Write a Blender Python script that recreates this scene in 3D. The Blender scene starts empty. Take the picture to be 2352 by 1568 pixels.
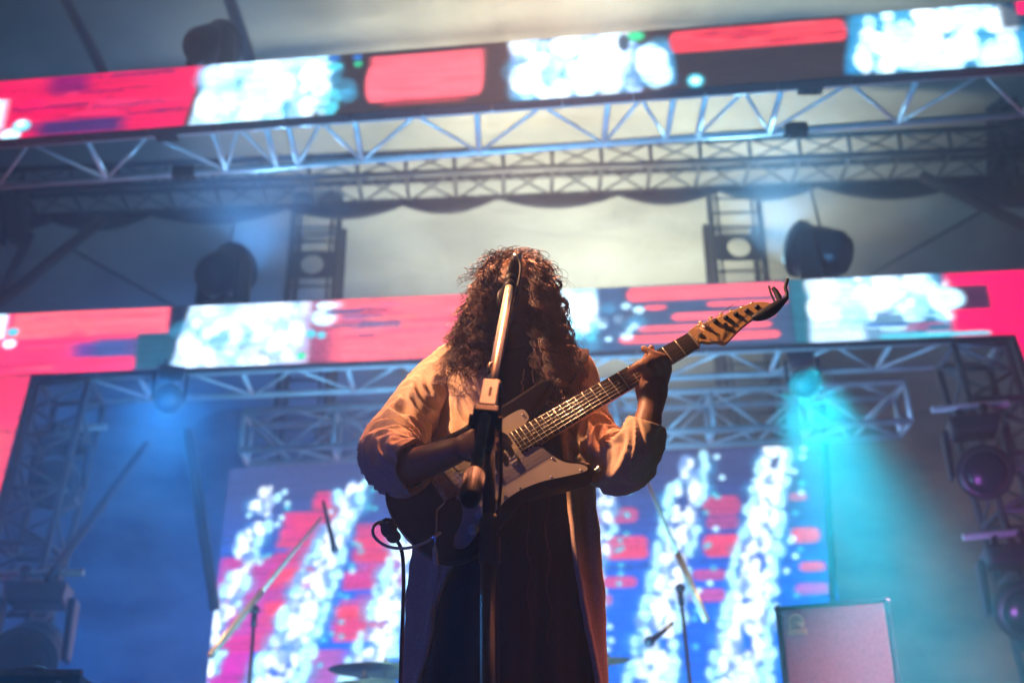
import bpy, math, random
import numpy as np
from mathutils import Vector, Matrix, noise
R_ = math.radians
S = bpy.context.scene
col = S.collection
rnd = random.Random(7)

# ------------------------------------------------------------------ camera
F, PITCH, ROLL = 2950.0, R_(26.0), -0.0125          # focal length in 2352-wide pixels
CAM = Vector((0, 0, 1.6))
cd = bpy.data.cameras.new('camera'); cam = bpy.data.objects.new('camera', cd); col.objects.link(cam)
cam.location = CAM
CR = Matrix.Rotation(math.pi / 2 + PITCH, 3, 'X') @ Matrix.Rotation(ROLL, 3, 'Z')
cam.rotation_euler = CR.to_euler()
cd.sensor_width = 36; cd.lens = F * 36 / 2352
cd.clip_start = 0.05; cd.clip_end = 300
cd.dof.use_dof = True; cd.dof.focus_distance = 2.95; cd.dof.aperture_fstop = 2.8
S.camera = cam

# ------------------------------------------------------------------ world (night) and exposure
w = bpy.data.worlds.new('World'); S.world = w; w.use_nodes = True
nt = w.node_tree
sky = nt.nodes.new('ShaderNodeTexSky'); sky.sky_type = 'NISHITA'; sky.sun_disc = False
sky.sun_elevation = R_(-4); sky.sun_rotation = R_(200)
bg = nt.nodes['Background']; nt.links.new(sky.outputs[0], bg.inputs[0]); bg.inputs[1].default_value = 0.05
S.view_settings.view_transform = 'Standard'; S.view_settings.look = 'None'
S.view_settings.exposure = 0.2; S.view_settings.gamma = 1
S.cycles.max_bounces = 6; S.cycles.volume_bounces = 1; S.cycles.transparent_max_bounces = 8
S.cycles.diffuse_bounces = 3; S.cycles.glossy_bounces = 3
S.cycles.sample_clamp_indirect = 3
S.cycles.use_denoising = True

def lamp(name, kind, loc, tgt, energy, color, size=0.1, angle=40, blend=0.5, parent=None):
    l = bpy.data.lights.new(name, kind); l.energy = energy; l.color = color
    o = bpy.data.objects.new(name, l); col.objects.link(o)
    loc, tgt = Vector(loc), Vector(tgt)
    if kind == 'SPOT':
        l.spot_size = R_(angle); l.spot_blend = blend; l.shadow_soft_size = size
    elif kind == 'AREA':
        l.size = size
    else:
        l.shadow_soft_size = size
    o.rotation_euler = (tgt - loc).to_track_quat('-Z', 'Y').to_euler()
    if parent is None:
        o.location = loc
    else:
        o.parent = parent; o.location = loc - origin(parent)
    return o

# stage lamps that light the singer: amber key high at the side, added weak blue fill from the low front
lamp('key_spot', 'SPOT', (-3.2, 1.65, 6.1), (0.10, 2.70, 3.14), 3500, (1.0, 0.49, 0.25), 0.12, 15, 0.3)
lamp('rim_spot', 'SPOT', (0.5, 4.7, 7.6), (0.02, 2.8, 3.05), 3600, (1.0, 0.30, 0.13), 0.06, 13, 0.6)
lamp('blue_fill', 'SPOT', (-1.9, 1.0, 1.55), (-0.35, 2.75, 2.35), 40, (0.03, 0.11, 1.0), 0.1, 34, 1.0)
lamp('rose_spot', 'SPOT', (3.6, 2.75, 2.0), (0.3, 2.9, 2.02), 190, (1.0, 0.24, 0.30), 0.1, 15, 0.6)
lamp('kit_fill', 'SPOT', (-3.6, 5.4, 5.4), (-1.9, 7.7, 2.9), 900, (1.0, 0.58, 0.32), 0.1, 30, 1.0)  # added unseen amber fill that brightens the left boom stand
# washes on the roof cloth and the backdrop, thrown from behind the rear LED wall, and added fills
lamp('roof_wash', 'SPOT', (0.9, 13.4, 2.2), (0.9, 12.4, 9.5), 11000, (0.94, 1.0, 0.78), 0.5, 64, 1.0)
lamp('roof_wash_cool', 'SPOT', (-1.6, 13.4, 2.2), (-1.8, 13.0, 8.5), 900, (0.25, 0.48, 1.0), 0.5, 74, 1.0)
lamp('blue_wash', 'SPOT', (-4.2, 9.8, 1.8), (-3.6, 14.5, 4.6), 4600, (0.00, 0.16, 1.0), 0.3, 72, 1.0)
lamp('side_wash', 'SPOT', (3.6, 10.4, 2.0), (5.0, 15.5, 4.6), 900, (0.95, 0.60, 0.62), 0.3, 60, 1.0)
lamp('top_wash', 'SPOT', (0.3, 10.3, 5.9), (0.2, 10.9, 11.3), 2400, (1.0, 0.78, 0.46), 0.3, 56, 1.0)
lamp('kit_fill_right', 'SPOT', (3.0, 5.4, 5.6), (1.05, 7.5, 3.2), 500, (1.0, 0.62, 0.36), 0.1, 16, 1.0)  # added unseen amber fill for the right boom stand
lamp('truss_fill', 'SPOT', (-0.2, 4.6, 1.65), (0.2, 8.2, 6.4), 1500, (0.10, 0.48, 1.0), 0.15, 80, 1.0)  # added unseen cool fill, lifts the truss undersides from below
lamp('haze_fill', 'SPOT', (-0.3, 6.4, 1.7), (0.1, 9.6, 5.0), 1500, (0.22, 0.62, 1.0), 0.2, 100, 1.0)  # added unseen cool lamp to make the haze behind the singer glow
lamp('cab_fill', 'SPOT', (3.4, 2.6, 4.8), (1.95, 6.3, 2.9), 3300, (1.0, 0.26, 0.48), 0.1, 17, 1.0)  # added unseen rose fill on the front of the speaker cabinet
lamp('violet_spot', 'SPOT', (1.9, 5.6, 2.0), (3.35, 8.6, 4.3), 330, (0.62, 0.18, 1.0), 0.1, 34, 1.0)

# ------------------------------------------------------------------ pixel rays (placing things at their own distances)
def ray(px, py):
    return CR @ Vector(((px - 1176) / F, (784 - py) / F, -1))
def J(px, py, y):
    d = ray(px, py); return CAM + d * (y / d.y)
def JZ(px, py, z):
    d = ray(px, py); return CAM + d * ((z - CAM.z) / d.z)

# ------------------------------------------------------------------ materials
def mat(name, base, rough=0.6, metal=0.0, noise_amt=0.0, noise_scale=20, bump=0.0, bump_scale=60, spec=0.5, sheen=0.0, col2=None, dist=0.004):
    m = bpy.data.materials.new(name); m.use_nodes = True; n = m.node_tree; b = n.nodes['Principled BSDF']
    b.inputs['Base Color'].default_value = (*base, 1); b.inputs['Roughness'].default_value = rough
    b.inputs['Metallic'].default_value = metal; b.inputs['Specular IOR Level'].default_value = spec
    if sheen: b.inputs['Sheen Weight'].default_value = sheen
    tc = n.nodes.new('ShaderNodeTexCoord')
    if noise_amt or col2:
        t = n.nodes.new('ShaderNodeTexNoise'); t.inputs['Scale'].default_value = noise_scale; t.inputs['Detail'].default_value = 6
        n.links.new(tc.outputs['Object'], t.inputs['Vector'])
        r = n.nodes.new('ShaderNodeValToRGB'); r.color_ramp.elements[0].position = .32; r.color_ramp.elements[1].position = .68
        c2 = col2 or tuple(min(1, c * (1 + noise_amt)) for c in base)
        c1 = base if col2 else tuple(c * (1 - noise_amt) for c in base)
        r.color_ramp.elements[0].color = (*c1, 1); r.color_ramp.elements[1].color = (*c2, 1)
        n.links.new(t.outputs['Fac'], r.inputs[0]); n.links.new(r.outputs[0], b.inputs['Base Color'])
    if bump:
        t = n.nodes.new('ShaderNodeTexNoise'); t.inputs['Scale'].default_value = bump_scale; t.inputs['Detail'].default_value = 8
        n.links.new(tc.outputs['Object'], t.inputs['Vector'])
        bp = n.nodes.new('ShaderNodeBump'); bp.inputs['Strength'].default_value = bump; bp.inputs['Distance'].default_value = dist
        n.links.new(t.outputs['Fac'], bp.inputs['Height']); n.links.new(bp.outputs[0], b.inputs['Normal'])
    return m
M = dict(
    alu=mat('aluminium', (.70, .71, .73), .4, .25, .12, 8),
    dark_alu=mat('weathered_aluminium', (.16, .16, .18), .5, .4, .2, 8),
    steel=mat('black_steel', (.03, .03, .035), .5, .2, .3, 12),
    plastic=mat('black_plastic', (.014, .014, .018), .55, 0, .3, 25),
    fixture=mat('fixture_housing', (.03, .028, .035), .35, .1, .3, 12),
    lens=mat('lens_glass', (.012, .014, .03), .25, 0, spec=.4),
    chrome=mat('chrome', (.75, .73, .70), .22, 1.0, .06, 40),
    wool=mat('camel_wool', (.62, .42, .28), .92, 0, .14, 260, .5, 420, .15, .4, dist=.0015),
    wool_dark=mat('camel_wool_lining', (.20, .12, .08), .9, 0, .2, 60),
    dress=mat('black_cloth', (.006, .006, .013), .85, 0, .35, 60, .4, 200, .2),
    skin=mat('skin', (.21, .095, .055), .5, 0, .08, 60, .25, 300, .45, dist=.001),
    hair=mat('brown_hair', (.028, .008, .007), .48, 0, 0, 30, 0, 60, .6, col2=(.11, .03, .018)),
    maple=mat('maple', (.62, .36, .15), .32, 0, .12, 18),
    rosewood=mat('rosewood', (.035, .018, .012), .45, 0, .3, 90),
    burst=mat('dark_sunburst', (.006, .003, .004), .4, 0, .3, 6, spec=.14),
    guard=mat('aged_pickguard', (.44, .36, .28), .4, 0, .05, 40),
    cream=mat('cream_plastic', (.62, .55, .40), .4),
    bead=mat('red_bead', (.035, .006, .012), .6, spec=.2),
    cloth=mat('valance_cloth', (.022, .024, .035), .9, 0, .3, 3),
    tan=mat('worn_tan_vinyl', (.42, .22, .13), .6, 0, .2, 20),
    floor=mat('stage_boards', (.045, .04, .04), .6, 0, .4, 5),
    asphalt=mat('asphalt', (.05, .05, .05), .9, 0, .3, 8),
    brass=mat('cymbal_brass', (.52, .40, .20), .3, .9, .1, 12),
    grille=mat('grille_cloth', (.20, .10, .11), .9, 0, .25, 90, .5, 400, .2),
    tolex=mat('black_tolex', (.03, .03, .035), .6, 0, .3, 90),
    badge=mat('brass_badge', (.70, .52, .26), .35, .6, .1, 20),
    boom=mat('satin_nickel', (.80, .74, .60), .38, .25, .08, 30),
)

# ------------------------------------------------------------------ object helpers
ORG = {}
def origin(o): return ORG.get(o.name, Vector((0, 0, 0)))
def tag(o, label=None, cat=None, group=None, kind=None):
    if label: o['label'] = label
    if cat: o['category'] = cat
    if group: o['group'] = group
    if kind: o['kind'] = kind
    return o
def thing(name, loc, label, cat, group=None):
    o = bpy.data.objects.new(name, None); col.objects.link(o); o.location = loc; o.empty_display_size = .1
    ORG[o.name] = Vector(loc)
    return tag(o, label, cat, group)

class MB:
    def __init__(s): s.v = []; s.f = []
    def add(s, vs, fs):
        b = len(s.v); s.v += [tuple(v) for v in vs]; s.f += [tuple(i + b for i in f) for f in fs]; return s
    def box(s, c, size, rot=None, taper=1.0):
        c = Vector(c); rot = rot or Matrix.Identity(3)
        hx, hy, hz = size[0] / 2, size[1] / 2, size[2] / 2
        vs = []
        for z in (-1, 1):
            k = taper if z > 0 else 1
            for x, y in ((-1, -1), (1, -1), (1, 1), (-1, 1)):
                vs.append(c + rot @ Vector((x * hx * k, y * hy * k, z * hz)))
        return s.add(vs, [(3, 2, 1, 0), (4, 5, 6, 7), (0, 1, 5, 4), (1, 2, 6, 5), (2, 3, 7, 6), (3, 0, 4, 7)])
    def tube(s, pts, rad, n=10, cap=True, flat=1.0, ref=None):
        pts = [Vector(p) for p in pts]; m = len(pts)
        if not hasattr(rad, '__len__'): rad = [rad] * m
        t0 = (pts[1] - pts[0]).normalized()
        up = Vector(ref) if ref else (Vector((0, 0, 1)) if abs(t0.z) < .9 else Vector((0, 1, 0)))
        u = (up - t0 * up.dot(t0)).normalized(); vs = []
        for i, p in enumerate(pts):
            t = (pts[min(i + 1, m - 1)] - pts[max(i - 1, 0)]).normalized()
            u = (u - t * u.dot(t)).normalized(); v = t.cross(u)
            for k in range(n):
                a = 2 * math.pi * k / n
                vs.append(p + (u * math.cos(a) * flat + v * math.sin(a)) * rad[i])
        fs = [(i * n + k, i * n + (k + 1) % n, (i + 1) * n + (k + 1) % n, (i + 1) * n + k) for i in range(m - 1) for k in range(n)]
        if cap: fs += [tuple(range(n))[::-1], tuple((m - 1) * n + k for k in range(n))]
        return s.add(vs, fs)
    def ball(s, c, r, rot=None, nu=16, nv=10):
        c = Vector(c); r = (r, r, r) if not hasattr(r, '__len__') else r; rot = rot or Matrix.Identity(3)
        vs = [c + rot @ Vector((0, 0, r[2]))]
        for i in range(1, nv):
            th = math.pi * i / nv
            for k in range(nu):
                ph = 2 * math.pi * k / nu
                vs.append(c + rot @ Vector((r[0] * math.sin(th) * math.cos(ph), r[1] * math.sin(th) * math.sin(ph), r[2] * math.cos(th))))
        vs.append(c + rot @ Vector((0, 0, -r[2])))
        fs = [(0, 1 + k, 1 + (k + 1) % nu) for k in range(nu)]
        for i in range(nv - 2):
            a, b = 1 + i * nu, 1 + (i + 1) * nu
            fs += [(a + k, b + k, b + (k + 1) % nu, a + (k + 1) % nu) for k in range(nu)]
        a = 1 + (nv - 2) * nu
        fs += [(a + k, len(vs) - 1, a + (k + 1) % nu) for k in range(nu)]
        return s.add(vs, fs)
    def lathe(s, o, axis, prof, n=24):     # prof: (along, radius)
        o = Vector(o); ax = Vector(axis).normalized()
        u = ax.orthogonal().normalized(); v = ax.cross(u); vs = []
        for a, r in prof:
            for k in range(n):
                t = 2 * math.pi * k / n
                vs.append(o + ax * a + (u * math.cos(t) + v * math.sin(t)) * max(r, 1e-5))
        m = len(prof)
        fs = [(i * n + k, i * n + (k + 1) % n, (i + 1) * n + (k + 1) % n, (i + 1) * n + k) for i in range(m - 1) for k in range(n)]
        fs += [tuple(range(n))[::-1], tuple((m - 1) * n + k for k in range(n))]
        return s.add(vs, fs)
    def prism(s, out, z0, z1, fr):         # outline (x,y) in frame fr(x,y,z)->Vector
        n = len(out)
        vs = [fr(x, y, z0) for x, y in out] + [fr(x, y, z1) for x, y in out]
        fs = [tuple(range(n))[::-1], tuple(range(n, 2 * n))] + [(i, (i + 1) % n, n + (i + 1) % n, n + i) for i in range(n)]
        return s.add(vs, fs)
    def build(s, name, m, parent=None, smooth=False, label=None):
        me = bpy.data.meshes.new(name); og = origin(parent) if parent else Vector((0, 0, 0))
        me.from_pydata([(v[0] - og.x, v[1] - og.y, v[2] - og.z) for v in s.v], [], s.f)
        me.validate(); me.update()
        if smooth:
            me.shade_smooth()
        me.materials.append(m)
        o = bpy.data.objects.new(name, me); col.objects.link(o)
        if parent: o.parent = parent
        ORG[o.name] = og
        if label: o['label'] = label
        return o

def auto_smooth(o, deg=35):
    me = o.data; me.shade_smooth()
    try: me.set_sharp_from_angle(angle=R_(deg))
    except Exception: pass
def bevel(o, wd=.004, seg=2):
    b = o.modifiers.new('bevel', 'BEVEL'); b.width = wd; b.segments = seg; b.limit_method = 'ANGLE'; b.angle_limit = R_(40)
    return o
def spline(pts, n=8):
    P = [Vector(p) for p in pts]; out = []
    for i in range(len(P) - 1):
        a, b, c, d = P[max(i - 1, 0)], P[i], P[i + 1], P[min(i + 2, len(P) - 1)]
        for k in range(n):
            t = k / n
            out.append(.5 * ((2 * b) + (c - a) * t + (2 * a - 5 * b + 4 * c - d) * t * t + (3 * b - a - 3 * c + d) * t ** 3))
    out.append(P[-1]); return out
def lerp(a, b, t): return a + (b - a) * t
def smooth01(x): x = np.clip(x, 0, 1); return x * x * (3 - 2 * x)

# ------------------------------------------------------------------ ground, stage, roof, backdrop
o = MB().box((0, 8, -.25), (34, 30, .5)).build('ground', M['asphalt']); tag(o, 'dark asphalt ground below the stage', None, None, 'structure')
st = thing('stage', (0, 9, 0), 'raised black stage deck the singer stands on', 'stage')
MB().box((0, 9.1, 1.40), (13, 14.4, .10)).build('deck', M['floor'], st)
MB().box((0, 1.95, .67), (13, .04, 1.33)).build('skirt', M['cloth'], st)
for x in (-6, -3, 0, 3, 6):
    for y in (2.4, 9, 16): MB().tube([(x, y, 0), (x, y, 1.35)], .04).build('leg', M['dark_alu'], st)

def cloth_mat(name, c1, c2, scale, bumpd):
    m = bpy.data.materials.new(name); m.use_nodes = True; n = m.node_tree; b = n.nodes['Principled BSDF']
    b.inputs['Roughness'].default_value = .9; b.inputs['Specular IOR Level'].default_value = .2
    tc = n.nodes.new('ShaderNodeTexCoord')
    t = n.nodes.new('ShaderNodeTexNoise'); t.inputs['Scale'].default_value = scale; t.inputs['Detail'].default_value = 5; t.inputs['Roughness'].default_value = .55
    mp = n.nodes.new('ShaderNodeMapping'); mp.inputs['Scale'].default_value = (.6, 1, 1.3)
    n.links.new(tc.outputs['Object'], mp.inputs[0]); n.links.new(mp.outputs[0], t.inputs['Vector'])
    r = n.nodes.new('ShaderNodeValToRGB'); r.color_ramp.elements[0].position = .35; r.color_ramp.elements[1].position = .7
    r.color_ramp.elements[0].color = (*c1, 1); r.color_ramp.elements[1].color = (*c2, 1)
    n.links.new(t.outputs['Fac'], r.inputs[0]); n.links.new(r.outputs[0], b.inputs['Base Color'])
    bp = n.nodes.new('ShaderNodeBump'); bp.inputs['Strength'].default_value = .6; bp.inputs['Distance'].default_value = bumpd
    n.links.new(t.outputs['Fac'], bp.inputs['Height']); n.links.new(bp.outputs[0], b.inputs['Normal'])
    return m
M['roof'] = cloth_mat('roof_cloth', (.20, .185, .155), (.36, .34, .29), .9, .2)
M['drop'] = cloth_mat('backdrop_cloth', (.06, .05, .065), (.42, .35, .27), .9, .2)

def sheet(name, fn, nu, nv, m):
    vs = [fn(i / nu, j / nv) for j in range(nv + 1) for i in range(nu + 1)]
    fs = [(j * (nu + 1) + i, j * (nu + 1) + i + 1, (j + 1) * (nu + 1) + i + 1, (j + 1) * (nu + 1) + i) for j in range(nv) for i in range(nu)]
    o = MB().add(vs, fs).build(name, m, None, True)
    so = o.modifiers.new('thick', 'SOLIDIFY'); so.thickness = .01
    return o
def roof_fn(u, v):
    x = lerp(-11, 11, u); y = lerp(16.35, -1, v)
    z = 8.2 + 5.4 * math.sin(v * math.pi * .5) ** .8 - .010 * x * x
    z += -.14 * abs(math.sin(v * math.pi * 5)) + .05 * noise.noise(Vector((x * .8, y * .8, 0)))
    return (x, y, z)
o = sheet('roof', roof_fn, 70, 70, M['roof']); tag(o, 'pale cloth roof stretched over the stage', 'stage roof')
def drop_fn(u, v):
    x = lerp(-11, 11, u); z = lerp(1.45, 8.7, v)
    y = 16 + .10 * math.sin(x * 4 + 1.2 * math.sin(z)) + .12 * noise.noise(Vector((x * .6, 3, z * .6)))
    return (x, y, z)
o = sheet('backdrop', drop_fn, 160, 50, M['drop']); tag(o, 'mottled cloth backdrop hanging behind the drum kit', 'backdrop')

# ------------------------------------------------------------------ LED screens
def led_mat(name, strength, cu, cv):
    m = bpy.data.materials.new(name); m.use_nodes = True; n = m.node_tree
    b = n.nodes['Principled BSDF']; b.inputs['Base Color'].default_value = (.01, .01, .012, 1); b.inputs['Roughness'].default_value = .5
    a = n.nodes.new('ShaderNodeAttribute'); a.attribute_name = 'led'
    uv = n.nodes.new('ShaderNodeUVMap'); uv.uv_map = 'cells'
    # diodes: round bright dots with dark gaps
    fr = n.nodes.new('ShaderNodeVectorMath'); fr.operation = 'FRACTION'; n.links.new(uv.outputs[0], fr.inputs[0])
    sb = n.nodes.new('ShaderNodeVectorMath'); sb.operation = 'SUBTRACT'; sb.inputs[1].default_value = (.5, .5, 0); n.links.new(fr.outputs[0], sb.inputs[0])
    ln = n.nodes.new('ShaderNodeVectorMath'); ln.operation = 'LENGTH'; n.links.new(sb.outputs[0], ln.inputs[0])
    mr = n.nodes.new('ShaderNodeMapRange'); mr.interpolation_type = 'SMOOTHSTEP'
    mr.inputs['From Min'].default_value = .25; mr.inputs['From Max'].default_value = .5
    mr.inputs['To Min'].default_value = 1.7; mr.inputs['To Max'].default_value = .35
    n.links.new(ln.outputs['Value'], mr.inputs['Value'])
    mu = n.nodes.new('ShaderNodeMath'); mu.operation = 'MULTIPLY'; mu.inputs[1].default_value = strength; n.links.new(mr.outputs[0], mu.inputs[0])
    n.links.new(a.outputs['Color'], b.inputs['Emission Color']); n.links.new(mu.outputs[0], b.inputs['Emission Strength'])
    return m
def led_display(name, corners, nu, nv, colors, parent, m):
    """corners TL,TR,BR,BL; colors (nv,nu,3), row 0 at the top"""
    for ax_, kk in ((1, (.06, .24, .40, .24, .06)), (0, (.2, .6, .2))):
        h_ = len(kk) // 2; pad = [(0, 0)] * 3; pad[ax_] = (h_, h_); q = np.pad(colors, pad, mode='edge'); n_ = colors.shape[ax_]
        colors = sum(w_ * (q[:, i:i + n_] if ax_ == 1 else q[i:i + n_]) for i, w_ in enumerate(kk))
    rs_n = np.random.RandomState(nu); rows_ = rs_n.standard_normal((colors.shape[0], colors.shape[1] // 24 + 2)); rows_ = np.stack([np.interp(np.arange(colors.shape[1]) / 24, range(rows_.shape[1]), r_) for r_ in rows_])
    colors = colors * np.clip(1 + .12 * rs_n.standard_normal(colors.shape[:2]) + .15 * rows_, .3, 1.8)[..., None]
    colors = np.clip(colors, 0, 9)
    TL, TR, BR, BL = [np.array(c) - np.array(origin(parent)) for c in corners]
    u = np.linspace(0, 1, nu + 1)[None, :, None]; v = np.linspace(0, 1, nv + 1)[:, None, None]
    P = (TL * (1 - u) + TR * u) * (1 - v) + (BL * (1 - u) + BR * u) * v
    P = P.reshape(-1, 3)
    idx = (np.arange(nv)[:, None] * (nu + 1) + np.arange(nu)[None, :]).reshape(-1)
    f = np.stack([idx, idx + nu + 1, idx + nu + 2, idx + 1], 1)
    me = bpy.data.meshes.new(name); nf = len(f)
    me.vertices.add(len(P)); me.vertices.foreach_set('co', P.astype(np.float32).ravel())
    me.loops.add(nf * 4); me.loops.foreach_set('vertex_index', f.astype(np.int32).ravel())
    me.polygons.add(nf); me.polygons.foreach_set('loop_start', (np.arange(nf) * 4).astype(np.int32))
    me.polygons.foreach_set('loop_total', np.full(nf, 4, np.int32))
    ca = me.color_attributes.new('led', 'FLOAT_COLOR', 'CORNER')
    c = np.concatenate([colors.reshape(-1, 3), np.ones((nf, 1))], 1)
    ca.data.foreach_set('color', np.repeat(c, 4, 0).astype(np.float32).ravel())
    uvl = me.uv_layers.new(name='cells')
    uv = np.tile(np.array([[0, 1], [0, 0], [1, 0], [1, 1]], np.float32), (nf, 1))
    uvl.data.foreach_set('uv', uv.ravel())
    me.update(); me.validate(); me.materials.append(m)
    o = bpy.data.objects.new(name, me); col.objects.link(o); o.parent = parent; ORG[o.name] = origin(parent)
    return o

class Paint:
    """paints the picture a screen is showing, in the screen's own coordinates"""
    def __init__(s, x0, x1, y0, y1, nu, nv, seed):
        s.rs = np.random.RandomState(seed)
        xs = x0 + (np.arange(nu) + .5) / nu * (x1 - x0); ys = y0 + (np.arange(nv) + .5) / nv * (y1 - y0)
        s.X, s.Y = np.meshgrid(xs, ys); s.c = np.zeros((nv, nu, 3))
    def mix(s, a, c):
        a = np.clip(a, 0, 1)[..., None]; s.c = s.c * (1 - a) + np.array(c) * a
    def rect(s, x0, x1, y0, y1, c, soft=6, a=1.0, sl=0.0, softy=None):
        X = s.X + sl * (s.Y - y0); sy = softy or min(soft, 3)
        s.mix(a * smooth01((X - x0) / soft + .5) * smooth01((x1 - X) / soft + .5) * smooth01((s.Y - y0) / sy + .5) * smooth01((y1 - s.Y) / sy + .5), c)
    def bar(s, x0, x1, y0, y1, c, a=1.0):          # rounded, streaky ends
        yc, h = (y0 + y1) / 2, (y1 - y0) / 2
        t = np.clip(1 - ((s.Y - yc) / h) ** 2, 0, 1)
        L = x0 + 18 * (1 - np.sqrt(t)); Rr = x1 - 18 * (1 - np.sqrt(t))
        s.mix(a * (t > 0) * smooth01((s.X - L) / 10) * smooth01((Rr - s.X) / 10) * smooth01(t * 4), c)
    def dot(s, x, y, rx, ry, c, a=1.0, tilt=0.0):
        d = ((s.X - x + tilt * (s.Y - y)) / rx) ** 2 + ((s.Y - y) / ry) ** 2
        s.mix(a * smooth01((1.55 - d) / 1.15), c)
    def streaks(s, x0, x1, y0, y1, n, cs, amin=.2, amax=.8, wmin=40, wmax=200, hmax=7):
        for _ in range(n):
            wd = s.rs.uniform(wmin, wmax); x = s.rs.uniform(x0 - wd * .3, x1 - wd * .6); y = s.rs.uniform(y0, y1)
            xa, xb = max(x, x0), min(x + wd, x1)
            if xb - xa < 12: continue
            s.bar(xa, xb, y - s.rs.uniform(2, hmax), y + s.rs.uniform(2, hmax), cs[s.rs.randint(len(cs))], s.rs.uniform(amin, amax))
    def bubbles(s, x0, x1, y0, y1, n, cs, r0, r1, a=(.6, 1), asp=1.2):
        for _ in range(n // 2):
            r = s.rs.uniform(r0, r1) * 1.5
            s.dot(s.rs.uniform(x0, x1), s.rs.uniform(y0, y1), r * 1.3, r, (.08, .50, .85), .35)
        for _ in range(n):
            r = s.rs.uniform(r0, r1)
            s.dot(s.rs.uniform(x0, x1), s.rs.uniform(y0, y1), r, r * asp, cs[s.rs.randint(len(cs))], s.rs.uniform(*a))
RED, ROSE, SAL = (1.25, .0, .14), (1.15, .04, .17), (1.3, .17, .22)
WHT, CYW, CYA, BLU, DRK, TEAL = (1.5, 1.8, 2.0), (.9, 1.6, 2.0), (.10, .75, .95), (.02, .18, .6), (.006, .012, .035), (.02, .10, .16)
GRN = (.02, .8, .35)
LED1 = led_mat('led_pixels', 1.35, 1, 1)

def band(name, zc_px, y_c, top, bot, paint, label, nv=40, ext=90):
    """top/bot: (y at px 0, y at px 2352). level along its length, facing the crowd"""
    zt = J(1176, (top[0] + top[1]) / 2, y_c).z
    ty = lambda x: lerp(top[0], top[1], x / 2352)
    TL, TR = JZ(-ext, ty(-ext), zt), JZ(2352 + ext, ty(2352 + ext), zt)
    by = lambda x: lerp(bot[0], bot[1], x / 2352)
    h = ((zt - J(0, by(0), JZ(0, ty(0), zt).y).z) + (zt - J(2352, by(2352), JZ(2352, ty(2352), zt).y).z)) / 2
    BL, BR = TL - Vector((0, 0, h)), TR - Vector((0, 0, h))
    t = thing(name, ((TL + TR) / 2) - Vector((0, 0, h)), label, 'led screen')
    nrm = (TR - TL).cross(Vector((0, 0, 1))).normalized(); nrm = nrm if nrm.y < 0 else -nrm
    nu = int((TR - TL).length / h * nv)
    led_display('display', (TL, TR, BR, BL), nu, nv, paint(nu, nv, -ext, 2352 + ext), t, LED1)
    ax = (TR - TL).normalized(); rot = Matrix((ax, -nrm, Vector((0, 0, 1)))).transposed()
    mid = (TL + BR) / 2
    n = 16; L = (TR - TL).length / n
    for i in range(n):
        c = TL + ax * (L * (i + .5)) - Vector((0, 0, h / 2)) - nrm * .048
        bevel(MB().box(c, (L - .006, .08, h + .02), rot).build('cabinet', M['steel'], t), .005, 1)
    return t, TL, TR, h, nrm, ax

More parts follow.
